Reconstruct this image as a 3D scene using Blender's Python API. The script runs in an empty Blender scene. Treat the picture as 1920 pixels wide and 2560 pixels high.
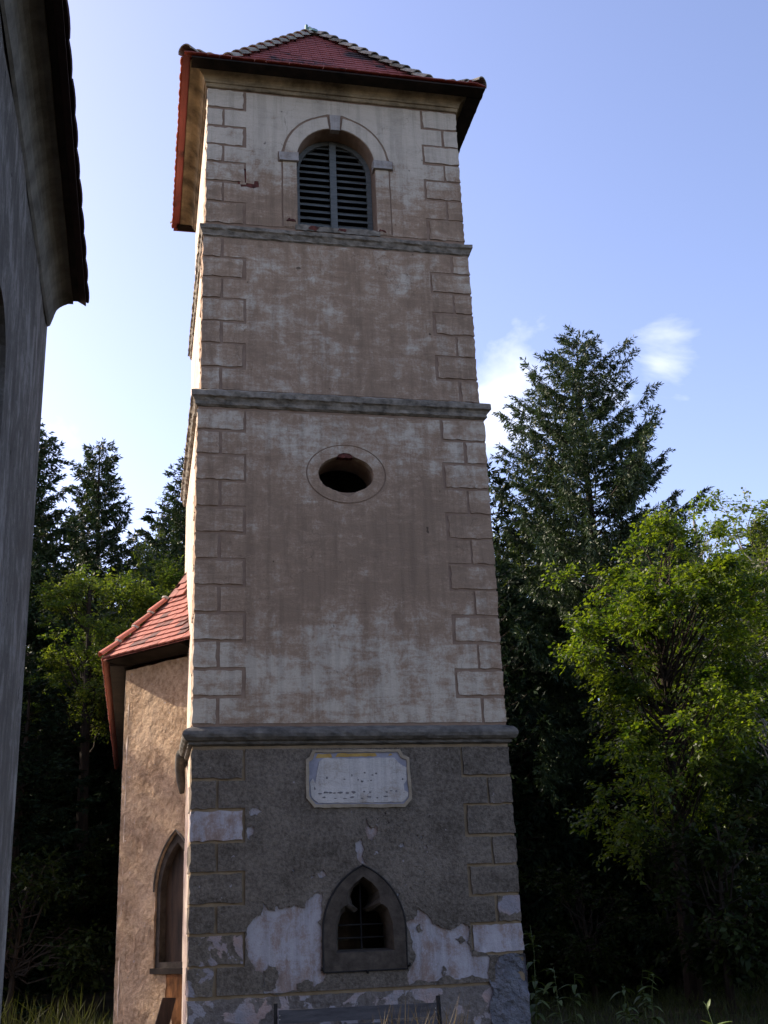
import bpy, bmesh, math, random
import numpy as np
from mathutils import Vector, Matrix, noise
from mathutils.geometry import delaunay_2d_cdt
PI = math.pi
scene = bpy.context.scene
col = scene.collection

# ------------------------------------------------------------------ camera, sky, sun, exposure
CAM = Vector((-2.742, -15.003, 1.204))
yaw, pitch, roll = (math.radians(a) for a in (12.30, 19.668, -2.373))
fwd = Vector((math.sin(yaw)*math.cos(pitch), math.cos(yaw)*math.cos(pitch), math.sin(pitch)))
rgt = Vector((math.cos(yaw), -math.sin(yaw), 0)); up0 = rgt.cross(fwd)
r2 = math.cos(roll)*rgt + math.sin(roll)*up0; u2 = -math.sin(roll)*rgt + math.cos(roll)*up0
cam = bpy.data.objects.new('camera', bpy.data.cameras.new('camera')); col.objects.link(cam)
M4 = Matrix((r2, u2, -fwd)).transposed().to_4x4(); M4.translation = CAM; cam.matrix_world = M4
cam.data.sensor_fit = 'HORIZONTAL'; cam.data.sensor_width = 36.0; cam.data.lens = 36.0*2876.3/1920
cam.data.clip_end = 3000; cam.data.clip_start = 0.05
scene.camera = cam

SUN_AZ, SUN_EL = math.radians(33), math.radians(32.5)      # azimuth measured from -x towards +y
SDIR = Vector((-math.cos(SUN_AZ)*math.cos(SUN_EL), math.sin(SUN_AZ)*math.cos(SUN_EL), math.sin(SUN_EL)))
world = bpy.data.worlds.new('World'); scene.world = world; world.use_nodes = True
wn, wl = world.node_tree.nodes, world.node_tree.links
wn.clear()
wout = wn.new('ShaderNodeOutputWorld'); bg = wn.new('ShaderNodeBackground'); sky = wn.new('ShaderNodeTexSky')
sky.sky_type = 'NISHITA'; sky.sun_disc = False; sky.sun_elevation = SUN_EL
sky.sun_rotation = math.atan2(SDIR.x, SDIR.y); sky.altitude = 500; sky.air_density = 1.0; sky.dust_density = 2.0; sky.ozone_density = 2.0
bg.inputs['Strength'].default_value = 0.15
tint = wn.new('ShaderNodeMix'); tint.data_type = 'RGBA'; tint.blend_type = 'MULTIPLY'; tint.inputs[0].default_value = 1.0
tint.inputs[7].default_value = (1.24, 0.98, 0.96, 1)
gm = wn.new('ShaderNodeGamma'); gm.inputs[1].default_value = 1.14; wl.new(sky.outputs[0], gm.inputs[0]); wl.new(gm.outputs[0], tint.inputs[6])
tc = wn.new('ShaderNodeTexCoord')
def wmath(op, a, b=None):
    n = wn.new('ShaderNodeMath'); n.operation = op
    for k, v in enumerate((a, b)):
        if v is None: continue
        if isinstance(v, (int, float)): n.inputs[k].default_value = v
        else: wl.new(v, n.inputs[k])
    return n.outputs[0]
nz = wn.new('ShaderNodeTexNoise'); nz.inputs['Scale'].default_value = 5.0; nz.inputs['Detail'].default_value = 7; nz.inputs['Roughness'].default_value = 0.55
nz.inputs['Distortion'].default_value = 0.5
mp = wn.new('ShaderNodeMapping'); mp.inputs['Scale'].default_value = (1, 1, 2.2); wl.new(tc.outputs['Generated'], mp.inputs['Vector']); wl.new(mp.outputs[0], nz.inputs['Vector'])
cl = None
for (dx, dy, dz, w, amp) in ((.290, .862, .412, .110, .52), (.375, .820, .425, .075, .34), (.415, .800, .432, .075, .36)):
    d = Vector((dx, dy, dz)).normalized()
    dp = wn.new('ShaderNodeVectorMath'); dp.operation = 'DISTANCE'; dp.inputs[1].default_value = d; wl.new(tc.outputs['Generated'], dp.inputs[0])
    m = wmath('SUBTRACT', 1.0, wmath('DIVIDE', dp.outputs['Value'], w)); m = wmath('MULTIPLY', wmath('MAXIMUM', m, 0.0), amp)
    cl = m if cl is None else wmath('MAXIMUM', cl, m)
cf = wmath('ADD', nz.outputs['Fac'], wmath('MULTIPLY', cl, 0.88))
rp = wn.new('ShaderNodeMapRange'); rp.inputs[1].default_value = 0.69; rp.inputs[2].default_value = 1.02; rp.clamp = True; wl.new(cf, rp.inputs[0])
cloudmix = wn.new('ShaderNodeMix'); cloudmix.data_type = 'RGBA'; wl.new(wmath('MULTIPLY', rp.outputs[0], 0.85), cloudmix.inputs[0])
wl.new(tint.outputs[2], cloudmix.inputs[6]); cloudmix.inputs[7].default_value = (6.2, 6.2, 6.6, 1)
wl.new(cloudmix.outputs[2], bg.inputs['Color']); wl.new(bg.outputs[0], wout.inputs[0])

sun = bpy.data.objects.new('sun', bpy.data.lights.new('sun', 'SUN')); col.objects.link(sun)
sun.data.energy = 4.2; sun.data.angle = math.radians(0.55); sun.data.color = (1.0, 0.88, 0.70)
sun.rotation_euler = (-SDIR).to_track_quat('-Z', 'Y').to_euler(); sun.location = (-20, 10, 25)
vs = scene.view_settings
vs.view_transform = 'Standard'; vs.look = 'None'; vs.gamma = 1.0; vs.use_curve_mapping = False; vs.exposure = 1.0
scene.cycles.max_bounces = 6; scene.cycles.diffuse_bounces = 4; scene.cycles.transmission_bounces = 3
scene.cycles.caustics_reflective = False; scene.cycles.caustics_refractive = False

# ------------------------------------------------------------------ helpers
PW = {}                                   # world position of every parentable object
def reg(o, parent, at):
    col.objects.link(o); at = Vector(at)
    if parent is not None:
        o.parent = parent; o.location = at - PW[parent.name]
    else:
        o.location = at
    PW[o.name] = at
    return o
def mesh(name, verts, faces, mat, parent=None, at=(0, 0, 0), smooth=False):
    me = bpy.data.meshes.new(name); me.from_pydata([tuple(v) for v in verts], [], [tuple(f) for f in faces])
    if smooth: me.polygons.foreach_set('use_smooth', [True]*len(me.polygons))
    me.materials.append(mat); me.update()
    return reg(bpy.data.objects.new(name, me), parent, at)
def quads_mesh(name, V, mat, parent=None, at=(0, 0, 0)):       # V: (n,4,3) array
    n = len(V); me = bpy.data.meshes.new(name)
    me.vertices.add(4*n); me.vertices.foreach_set('co', np.ascontiguousarray(V, dtype=np.float32).ravel())
    me.loops.add(4*n); me.loops.foreach_set('vertex_index', np.arange(4*n, dtype=np.int32))
    me.polygons.add(n); me.polygons.foreach_set('loop_start', np.arange(0, 4*n, 4, dtype=np.int32))
    me.materials.append(mat); me.update(calc_edges=True); me.validate()
    return reg(bpy.data.objects.new(name, me), parent, at)
def share(name, src, parent, at, rot=(0, 0, 0), scale=(1, 1, 1)):
    o = bpy.data.objects.new(name, src.data if hasattr(src, 'data') else src); reg(o, parent, at)
    o.rotation_euler = rot; o.scale = scale
    return o
def empty(name, at, label, cat, group=None, rotz=0.0):
    o = bpy.data.objects.new(name, None); o.empty_display_size = 0.3; reg(o, None, at)
    o.rotation_euler = (0, 0, rotz); o['label'] = label; o['category'] = cat
    if group: o['group'] = group
    return o
class B:                                   # collects simple shapes into one mesh
    def __init__(s): s.v = []; s.f = []
    def add(s, vs_, fs):
        n = len(s.v); s.v += [tuple(v) for v in vs_]; s.f += [tuple(i+n for i in f) for f in fs]
    def box(s, x0, x1, y0, y1, z0, z1):
        s.add([(x0,y0,z0),(x1,y0,z0),(x1,y1,z0),(x0,y1,z0),(x0,y0,z1),(x1,y0,z1),(x1,y1,z1),(x0,y1,z1)],
              [(0,3,2,1),(4,5,6,7),(0,1,5,4),(1,2,6,5),(2,3,7,6),(3,0,4,7)])
    def tube(s, pts, rad, n=6, cap=True):
        pts = [Vector(p) for p in pts]; rings = []; prev = None
        for i, p in enumerate(pts):
            d = (pts[min(i+1, len(pts)-1)]-pts[max(i-1, 0)]).normalized()
            a = d.orthogonal().normalized() if prev is None else (prev - d*prev.dot(d)).normalized()
            prev = a; b = d.cross(a); r = rad[i] if hasattr(rad, '__len__') else rad
            rings.append([p + a*(r*math.cos(2*PI*k/n)) + b*(r*math.sin(2*PI*k/n)) for k in range(n)])
        vs_ = [v for r in rings for v in r]; fs = []
        for i in range(len(rings)-1):
            for k in range(n):
                fs.append((i*n+k, i*n+(k+1) % n, (i+1)*n+(k+1) % n, (i+1)*n+k))
        if cap: fs.append(tuple(range(n))[::-1]); fs.append(tuple((len(rings)-1)*n+k for k in range(n)))
        s.add(vs_, fs)
    def prism(s, plan, z0, z1):
        n = len(plan)
        s.add([(x, y, z0) for x, y in plan]+[(x, y, z1) for x, y in plan],
              [tuple(range(n))[::-1], tuple(range(n, 2*n))]+[(k, (k+1) % n, n+(k+1) % n, n+k) for k in range(n)])
    def build(s, name, mat, parent=None, at=(0, 0, 0), smooth=False): return mesh(name, s.v, s.f, mat, parent, at, smooth)

def rough_loop(poly, step, jit, rng):
    out = []
    n = len(poly)
    for i in range(n):
        a, b = Vector(poly[i]), Vector(poly[(i+1) % n]); L = (b-a).length
        m = max(1, int(L/step)); nrm = Vector((-(b-a).y, (b-a).x)); nrm = nrm.normalized() if L > 1e-6 else nrm
        for k in range(m):
            p = a.lerp(b, k/m)
            if k or jit > 0.006: p = p + nrm*rng.uniform(-jit, jit)
            out.append((p.x, p.y))
    return out
def fractal(poly, depth, amp, rng):
    for _ in range(depth):
        out = []
        for i in range(len(poly)):
            a, b = Vector(poly[i]), Vector(poly[(i+1) % len(poly)]); d = b-a
            m = (a+b)/2+Vector((-d.y, d.x))*rng.uniform(-amp, amp)+d*rng.uniform(-.15, .15); out += [tuple(a), tuple(m)]
        poly = out
    return poly
def inside(p, loop):
    x, y = p; c = False; j = len(loop)-1
    for i in range(len(loop)):
        xi, yi = loop[i]; xj, yj = loop[j]
        if (yi > y) != (yj > y) and x < (xj-xi)*(y-yi)/(yj-yi)+xi: c = not c
        j = i
    return c
def plate(name, outer, holes, y0, y1, mat, parent, rng, step=0.12, jit=0.004, grid=0, bump=0.0):
    """a slab in the XZ plane with ragged edges: face at y0, edges run back to y1"""
    loops = [rough_loop(outer, step, jit, rng)] + [rough_loop(h, min(step, .06), jit, rng) for h in holes]
    pts, edges = [], []
    for lp in loops:
        n0 = len(pts); pts += lp; edges += [(n0+i, n0+(i+1) % len(lp)) for i in range(len(lp))]
    nb = len(pts)
    if grid:
        xs = [p[0] for p in loops[0]]; zs = [p[1] for p in loops[0]]
        x = min(xs)+grid/2
        while x < max(xs):
            z = min(zs)+grid/2
            while z < max(zs):
                q = (x+rng.uniform(-.3, .3)*grid, z+rng.uniform(-.3, .3)*grid)
                if sum(inside(q, l) for l in loops) == 1: pts.append(q)
                z += grid
            x += grid
    V, _, F, _, _, _ = delaunay_2d_cdt([Vector(p) for p in pts], edges, [], 0, 1e-5)
    faces = []
    for f in F:
        c = (sum(V[i].x for i in f)/3, sum(V[i].y for i in f)/3)
        if sum(inside(c, l) for l in loops) == 1: faces.append(tuple(f))
    verts = []
    for v in V:
        d = bump*noise.fractal(Vector((v.x*4.0, 3.3, v.y*4.0)), 0.8, 2.2, 4) if bump else 0
        verts.append((v.x, y0-d, v.y))
    for lp in loops:
        n0 = len(verts); m = len(lp)
        verts += [(x, y0, z) for x, z in lp] + [(x, y1, z) for x, z in lp]
        faces += [(n0+i, n0+(i+1) % m, n0+m+(i+1) % m, n0+m+i) for i in range(m)]
    return mesh(name, verts, faces, mat, parent)
def rough_box(name, x0, x1, y0, y1, z0, z1, mat, parent, rng, step=.12, jit=.005):
    """masonry block, edges slightly uneven, closed"""
    nx, ny, nz_ = (max(1, int(round((b-a)/step))) for a, b in ((x0, x1), (y0, y1), (z0, z1)))
    ids = {}; verts = []; faces = []
    def vid(i, j, k):
        if (i, j, k) not in ids:
            ids[(i, j, k)] = len(verts)
            e = lambda q, n: q in (0, n)
            cnt = e(i, nx)+e(j, ny)+e(k, nz_)
            a = jit if cnt >= 2 else jit*.25
            verts.append((x0+(x1-x0)*i/nx+rng.uniform(-a, a)*(1 if e(k, nz_) or e(j, ny) else .3), y0+(y1-y0)*j/ny+rng.uniform(-a, a)*.5, z0+(z1-z0)*k/nz_+rng.uniform(-a, a)))
        return ids[(i, j, k)]
    for i in range(nx):
        for k in range(nz_):
            for j in (0, ny): faces.append((vid(i,j,k), vid(i+1,j,k), vid(i+1,j,k+1), vid(i,j,k+1)))
        for j in range(ny):
            for k in (0, nz_): faces.append((vid(i,j,k), vid(i+1,j,k), vid(i+1,j+1,k), vid(i,j+1,k)))
    for j in range(ny):
        for k in range(nz_):
            for i in (0, nx): faces.append((vid(i,j,k), vid(i,j+1,k), vid(i,j+1,k+1), vid(i,j,k+1)))
    return mesh(name, verts, faces, mat, parent)

# ------------------------------------------------------------------ materials
def nodes(name):
    m = bpy.data.materials.new(name); m.use_nodes = True; nt = m.node_tree
    return m, nt.nodes, nt.links, nt.nodes['Principled BSDF']
def N_noise(nt, ln, vec, scale, detail=5, rough=.6, dist=0.0):
    n = nt.new('ShaderNodeTexNoise'); n.inputs['Scale'].default_value = scale; n.inputs['Detail'].default_value = detail
    n.inputs['Roughness'].default_value = rough; n.inputs['Distortion'].default_value = dist
    ln.new(vec, n.inputs['Vector']); return n.outputs['Fac']
def N_map(nt, ln, vec, scale=(1, 1, 1), loc=(0, 0, 0)):
    n = nt.new('ShaderNodeMapping'); n.inputs['Scale'].default_value = scale; n.inputs['Location'].default_value = loc; ln.new(vec, n.inputs['Vector']); return n.outputs[0]
def N_ramp(nt, ln, fac, stops):
    n = nt.new('ShaderNodeValToRGB'); e = n.color_ramp.elements
    while len(e) < len(stops): e.new(.5)
    for k, (p, c) in enumerate(stops): e[k].position = p; e[k].color = (c[0], c[1], c[2], 1) if hasattr(c, '__len__') else (c, c, c, 1)
    ln.new(fac, n.inputs['Fac']); return n.outputs['Color']
def N_math(nt, ln, op, a, b=0.0):
    n = nt.new('ShaderNodeMath'); n.operation = op
    for k, v in enumerate((a, b)):
        if isinstance(v, (int, float)): n.inputs[k].default_value = v
        else: ln.new(v, n.inputs[k])
    return n.outputs[0]
def N_mix(nt, ln, fac, a, b, mode='MIX'):
    n = nt.new('ShaderNodeMix'); n.data_type = 'RGBA'; n.blend_type = mode
    if isinstance(fac, (int, float)): n.inputs[0].default_value = fac
    else: ln.new(fac, n.inputs[0])
    for k, v in ((6, a), (7, b)):
        if hasattr(v, 'is_linked') or hasattr(v, 'links'): ln.new(v, n.inputs[k])
        else: n.inputs[k].default_value = (v[0], v[1], v[2], 1)
    return n.outputs[2]
def N_bump(nt, ln, p, h, strength, dist):
    b = nt.new('ShaderNodeBump'); b.inputs['Strength'].default_value = strength; b.inputs['Distance'].default_value = dist
    ln.new(h, b.inputs['Height']); ln.new(b.outputs[0], p.inputs['Normal'])
def N_pos(nt): return nt.new('ShaderNodeNewGeometry').outputs['Position']
def setp(p, rough=.9, spec=.2, metal=0.0):
    p.inputs['Roughness'].default_value = rough; p.inputs['Specular IOR Level'].default_value = spec; p.inputs['Metallic'].default_value = metal

def mat_plaster(name, brown, pale, bias=0.0, zwear=False, stroke=(1.2, 1.2, 5.0)):
    m, nt, ln, p = nodes(name); pos = N_pos(nt)
    n1 = N_noise(nt, ln, pos, .75, 12, .72, .4); n2 = N_noise(nt, ln, N_map(nt, ln, pos, stroke), 1.6, 12, .74, .6)
    n3 = N_noise(nt, ln, N_map(nt, ln, pos, (5, 5, 1.3)), 1.3, 10, .7, .3); n4 = N_noise(nt, ln, pos, 30, 6, .8)
    f = N_math(nt, ln, 'ADD', N_math(nt, ln, 'MULTIPLY', n1, .50), N_math(nt, ln, 'MULTIPLY', n2, .42))
    f = N_math(nt, ln, 'ADD', f, N_math(nt, ln, 'MULTIPLY', n3, .30)); f = N_math(nt, ln, 'ADD', f, N_math(nt, ln, 'MULTIPLY', n4, .26))
    f = N_math(nt, ln, 'ADD', f, N_math(nt, ln, 'MULTIPLY', N_noise(nt, ln, pos, 2.7, 12, .72, .8), .42)); f = N_math(nt, ln, 'ADD', f, bias - .48)
    if zwear:                               # rain-washed and sheltered zones of the storeys
        sp = nt.new('ShaderNodeSeparateXYZ'); ln.new(pos, sp.inputs[0])
        mr = nt.new('ShaderNodeMapRange'); mr.inputs[1].default_value = 3.4; mr.inputs[2].default_value = 14.0
        wob = N_math(nt, ln, 'ADD', sp.outputs['Z'], N_math(nt, ln, 'MULTIPLY', N_noise(nt, ln, pos, .9, 3), .9)); ln.new(wob, mr.inputs[0])
        zc = N_ramp(nt, ln, mr.outputs[0], [(0.0, .56), (.12, .58), (.19, .53), (.25, .44), (.36, .46), (.47, .56), (.50, .50), (.62, .49), (.74, .53), (.80, .47), (.86, .53), (.93, .70)])
        f = N_math(nt, ln, 'ADD', f, N_math(nt, ln, 'SUBTRACT', zc, .5))
    c = N_ramp(nt, ln, f, [(.39, [x*.80 for x in brown]), (.47, brown), (.52, [(a*.6+b*.4) for a, b in zip(brown, pale)]), (.575, pale), (.70, [min(1, x*1.16) for x in pale])])
    spk = N_ramp(nt, ln, N_noise(nt, ln, pos, 45, 3, .6), [(.24, .25), (.33, 1)])      # pits
    big = N_ramp(nt, ln, N_noise(nt, ln, pos, 5.5, 2, .5), [(.235, .22), (.255, 1)])
    c = N_mix(nt, ln, .55, c, spk, 'MULTIPLY'); c = N_mix(nt, ln, .75, c, big, 'MULTIPLY')
    drip = N_ramp(nt, ln, N_noise(nt, ln, N_map(nt, ln, pos, (7, 7, .35)), 1.0, 8, .7), [(.40, .62), (.52, 1)])
    c = N_mix(nt, ln, .42, c, drip, 'MULTIPLY')
    crk = nt.new('ShaderNodeTexVoronoi'); crk.feature = 'DISTANCE_TO_EDGE'; crk.inputs['Scale'].default_value = .9
    wv_ = nt.new('ShaderNodeVectorMath'); wv_.operation = 'ADD'; nn = nt.new('ShaderNodeTexNoise'); nn.inputs['Scale'].default_value = 2.5; nn.inputs['Detail'].default_value = 8; ln.new(pos, nn.inputs['Vector'])
    ln.new(pos, wv_.inputs[0]); ln.new(nn.outputs['Color'], wv_.inputs[1]); ln.new(wv_.outputs[0], crk.inputs['Vector'])
    cm = N_ramp(nt, ln, crk.outputs['Distance'], [(.0, .35), (.006, 1)]); gate = N_ramp(nt, ln, N_noise(nt, ln, pos, .8, 2), [(.52, 0), (.60, .7)])
    c = N_mix(nt, ln, gate, c, cm, 'MULTIPLY')
    ln.new(c, p.inputs['Base Color']); setp(p, .95, .15)
    h = N_math(nt, ln, 'ADD', N_noise(nt, ln, pos, 55, 8, .8), N_math(nt, ln, 'MULTIPLY', n2, 1.2))
    N_bump(nt, ln, p, h, .8, .014)
    return m
def mat_rough(name, c1, c2, scale=26, strength=1.0, dist=.03, peel=None, peel_col=(.42, .40, .43)):
    m, nt, ln, p = nodes(name); pos = N_pos(nt)
    a = N_noise(nt, ln, pos, 1.4, 6, .65, .4); b = N_noise(nt, ln, pos, scale, 4, .7)
    f = N_math(nt, ln, 'ADD', N_math(nt, ln, 'MULTIPLY', a, .5), N_math(nt, ln, 'MULTIPLY', b, .6))
    c = N_ramp(nt, ln, f, [(.42, c1), (.66, c2)])
    fl = N_ramp(nt, ln, N_noise(nt, ln, pos, 9, 3, .6), [(.70, 0), (.72, 1)]); c = N_mix(nt, ln, N_math(nt, ln, 'MULTIPLY', fl, .5), c, peel_col)
    if peel is not None:
        q = N_noise(nt, ln, pos, 3.2, 5, .55, .5); msk = N_ramp(nt, ln, q, [(peel-.008, 1), (peel+.008, 0)])
        pink = N_ramp(nt, ln, N_noise(nt, ln, pos, 2.2, 4, .6), [(.45, peel_col), (.65, (.36, .27, .24))])
        c = N_mix(nt, ln, msk, c, pink)
    ln.new(c, p.inputs['Base Color']); setp(p, .97, .1)
    h = N_math(nt, ln, 'ADD', N_noise(nt, ln, pos, scale, 5, .75), N_math(nt, ln, 'MULTIPLY', N_noise(nt, ln, pos, 7, 3), .9))
    N_bump(nt, ln, p, h, strength, dist)
    return m
def mat_simple(name, c1, c2, scale=6, rough=.85, spec=.2, bump=.3, bscale=40, metal=0.0, objrand=0.0, stretch=(1, 1, 1)):
    m, nt, ln, p = nodes(name); pos = N_map(nt, ln, N_pos(nt), stretch)
    f = N_noise(nt, ln, pos, scale, 5, .65)
    if objrand:
        oi = nt.new('ShaderNodeObjectInfo'); f = N_math(nt, ln, 'ADD', N_math(nt, ln, 'MULTIPLY', f, 1-objrand), N_math(nt, ln, 'MULTIPLY', oi.outputs['Random'], objrand))
    ln.new(N_ramp(nt, ln, f, [(.35, c1), (.68, c2)]), p.inputs['Base Color']); setp(p, rough, spec, metal)
    if bump: N_bump(nt, ln, p, N_noise(nt, ln, pos, bscale, 4, .7), bump, .01)
    return m
def mat_tile(name, red, dark, lichen, rnd=.5, age=.5):
    m, nt, ln, p = nodes(name); pos = N_pos(nt); oi = nt.new('ShaderNodeObjectInfo')
    cell = nt.new('ShaderNodeTexWhiteNoise'); cell.noise_dimensions = '3D'
    sn = nt.new('ShaderNodeVectorMath'); sn.operation = 'SNAP'; sn.inputs[1].default_value = (.17, .17, .12); ln.new(pos, sn.inputs[0]); ln.new(sn.outputs[0], cell.inputs['Vector'])
    r = N_math(nt, ln, 'MULTIPLY', oi.outputs['Random'], rnd)
    f = N_math(nt, ln, 'ADD', N_math(nt, ln, 'MULTIPLY', N_noise(nt, ln, pos, 1.3, 5, .6), 1.0), N_math(nt, ln, 'SUBTRACT', r, rnd*.5))
    f = N_math(nt, ln, 'ADD', f, N_math(nt, ln, 'MULTIPLY', N_noise(nt, ln, pos, 30, 4), .12))
    c = N_ramp(nt, ln, f, [(.44-.26*(1-age), dark), (.535-.15*(1-age), red), (.82, [min(1, x*1.35) for x in red])])
    lf = N_ramp(nt, ln, N_noise(nt, ln, pos, 14, 4, .7), [(.60, 0), (.72, 1)])
    c = N_mix(nt, ln, N_math(nt, ln, 'MULTIPLY', lf, .6*age), c, lichen)
    ln.new(c, p.inputs['Base Color']); setp(p, .75, .3)
    N_bump(nt, ln, p, N_noise(nt, ln, pos, 60, 4, .7), .3, .006)
    return m
def mat_leaf(name, c1, c2, trans=.45, clump=1.2, gloss=.35, tr_col=None):
    m, nt, ln, p = nodes(name); pos = N_pos(nt)
    oi = nt.new('ShaderNodeObjectInfo'); gi = nt.new('ShaderNodeNewGeometry')
    f = N_math(nt, ln, 'ADD', N_math(nt, ln, 'MULTIPLY', N_noise(nt, ln, pos, clump, 3, .6), .75), N_math(nt, ln, 'MULTIPLY', gi.outputs['Random Per Island'], .35))
    f = N_math(nt, ln, 'ADD', f, N_math(nt, ln, 'MULTIPLY', N_math(nt, ln, 'SUBTRACT', oi.outputs['Random'], .5), .15))
    c = N_ramp(nt, ln, f, [(.35, c1), (.75, c2)])
    ln.new(c, p.inputs['Base Color']); setp(p, .5, gloss)
    tr = nt.new('ShaderNodeBsdfTranslucent'); k = tr_col or (1.5, 1.5, .6)
    ln.new(N_mix(nt, ln, 1.0, c, k, 'MULTIPLY'), tr.inputs['Color'])
    mx = nt.new('ShaderNodeMixShader'); mx.inputs[0].default_value = trans
    ln.new(p.outputs[0], mx.inputs[1]); ln.new(tr.outputs[0], mx.inputs[2]); ln.new(mx.outputs[0], nt['Material Output'].inputs['Surface'])
    return m

M = {}
M['plaster'] = mat_plaster('plaster_tower', (.308, .220, .150), (.450, .395, .312), 0.0, True)
M['plaster_quoin'] = mat_plaster('plaster_quoin', (.312, .225, .154), (.450, .395, .312), .0, True)
M['joint'] = mat_simple('joint_band', (.195, .132, .092), (.265, .192, .140), 5, .95, .1, .4, 50)
M['joint_low'] = mat_simple('joint_band_low', (.185, .138, .085), (.27, .208, .135), 4, .95, .1, .4, 50)
M['side'] = mat_plaster('plaster_side', (.50, .38, .28), (.62, .52, .42), .1, False)
M['roughcast'] = mat_rough('roughcast_grey', (.075, .064, .051), (.200, .172, .140), 24, 1.0, .035)
M['roughcast_peel'] = mat_rough('roughcast_peeling', (.088, .075, .060), (.215, .185, .150), 24, 1.0, .035, .47, (.26, .25, .27))
M['underlay'] = mat_plaster('old_limewash', (.27, .205, .175), (.36, .345, .36), .08, False, (3, 3, 1.2))
M['plinth'] = mat_rough('plinth_render', (.085, .073, .064), (.19, .17, .155), 14, .9, .03, .46, (.28, .27, .285))
M['cement'] = mat_rough('cement_patch', (.095, .097, .108), (.185, .188, .205), 7, 1.0, .07, None, (.22, .22, .23))
M['brick'] = mat_simple('exposed_brick', (.045, .02, .017), (.15, .05, .038), 12, .9, .1, .8, 40)
M['stone_dark'] = mat_simple('string_stone', (.058, .054, .047), (.165, .152, .128), 5, .9, .2, .6, 35, stretch=(1, 1, 1.3))
M['stone_pale'] = mat_simple('string_plaster', (.085, .076, .060), (.27, .238, .19), 6, .9, .15, .5, 40, stretch=(1, 1, 1.3))
M['cornice'] = mat_simple('cornice_plaster', (.085, .068, .046), (.36, .285, .18), 2.2, .95, .1, .4, 40)
M['trim'] = mat_plaster('trim_plaster', (.24, .195, .155), (.32, .295, .265), .15, False)
M['frame_stone'] = mat_simple('window_stone', (.036, .030, .024), (.085, .070, .056), 7, .9, .15, .6, 45)
M['iron'] = mat_simple('iron', (.010, .010, .011), (.026, .024, .022), 10, .8, .2, .3, 60)
M['louvre'] = mat_simple('louvre_paint', (.07, .078, .075), (.13, .138, .134), 6, .7, .3, .3, 30, stretch=(1, 1, 4))
M['dark'] = mat_simple('dark_boards', (.02, .016, .013), (.09, .055, .035), 2, .8, .2, .3, 20, stretch=(3, 3, .5))
M['tile_old'] = mat_tile('tower_tile', (.215, .056, .046), (.030, .019, .018), (.15, .11, .09), .12, .95)
M['tile_new'] = mat_tile('chapel_tile', (.27, .092, .066), (.10, .042, .034), (.40, .28, .22), .75, .45)
M['hip_old'] = mat_simple('hip_tile_lichen', (.13, .12, .09), (.36, .33, .27), 7, .9, .15, .5, 30, objrand=.3)
M['hip_new'] = mat_tile('hip_tile_new', (.40, .13, .085), (.22, .08, .05), (.4, .33, .26), .4, .3)
M['clay'] = mat_simple('underside_clay', (.34, .10, .05), (.50, .17, .085), 8, .85, .2, .3, 40)  # brighter orange on the tile undersides
M['mortar'] = mat_simple('mortar', (.25, .24, .2), (.45, .43, .38), 10, .95, .1, .6, 40)
M['copper'] = mat_simple('verdigris', (.10, .20, .17), (.22, .36, .31), 9, .6, .4, .3, 30)
M['eave_wood'] = mat_simple('eave_shade_board', (.010, .008, .006), (.03, .021, .016), 4, .8, .15, .3, 25)
M['bench'] = mat_simple('bench_wood', (.035, .036, .04), (.075, .075, .08), 3, .7, .3, .3, 20, stretch=(1, 6, 6))
M['bark'] = mat_simple('bark', (.018, .014, .011), (.05, .039, .03), 7, .95, .1, .8, 25, stretch=(1, 1, .3))
M['bark_birch'] = mat_simple('bark_pale', (.12, .11, .1), (.4, .38, .34), 3, .9, .1, .4, 20, stretch=(1, 1, 3))
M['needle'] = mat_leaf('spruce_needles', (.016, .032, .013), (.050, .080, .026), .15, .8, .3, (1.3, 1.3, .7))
M['needle_shade'] = mat_leaf('spruce_needles_shade', (.008, .016, .009), (.022, .038, .016), .10, .8, .05, (1.3, 1.3, .7))  # darker copy of the needles, forest shade put into the colour
M['leaf'] = mat_leaf('leaf_beech', (.026, .054, .008), (.125, .160, .018), .5, .7, .45, (1.9, 1.95, .6))
M['leaf_dark'] = mat_leaf('leaf_green', (.036, .062, .012), (.095, .125, .022), .45, 1.0, .4, (1.9, 1.9, .7))
M['leaf_far'] = mat_leaf('leaf_pale_green', (.05, .09, .016), (.15, .18, .034), .55, 1.0, .3)
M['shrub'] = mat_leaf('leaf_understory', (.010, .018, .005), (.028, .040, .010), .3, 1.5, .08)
M['grass'] = mat_leaf('grass_blades', (.02, .03, .008), (.06, .07, .02), .3, 2, .2)
M['straw'] = mat_leaf('dry_grass', (.06, .045, .022), (.15, .112, .056), .3, 3, .2, (1, 1, .8))
M['plant'] = mat_leaf('herb_leaf', (.045, .075, .02), (.11, .14, .035), .4, 3, .4)
M['ground'] = mat_simple('forest_floor', (.018, .016, .010), (.055, .045, .028), 1.5, .98, .1, .8, 15)

# ------------------------------------------------------------------ the ground
def ground_z(x, y):
    far = max(0.0, y-13.0)
    z = -0.5 + min(far*0.24, 11.0) + 0.06*math.sin(x*.7)*math.cos(y*.6)
    return z + (0.25*noise.noise(Vector((x*.15, y*.15, 0))) if far > 0 else 0)
gx = sorted(set([-600, -300, -150, -90]+[-60+2.5*i for i in range(49)]+[90, 150, 300, 600]))
gy = sorted(set([-600, -300, -150, -80]+[-40+2.5*i for i in range(53)]+[130, 200, 350, 600]))
gv = [(x, y, ground_z(x, y)) for y in gy for x in gx]
gf = [(j*len(gx)+i, j*len(gx)+i+1, (j+1)*len(gx)+i+1, (j+1)*len(gx)+i) for j in range(len(gy)-1) for i in range(len(gx)-1)]
g = mesh('ground', gv, gf, M['ground'], smooth=True); g['kind'] = 'structure'

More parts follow.
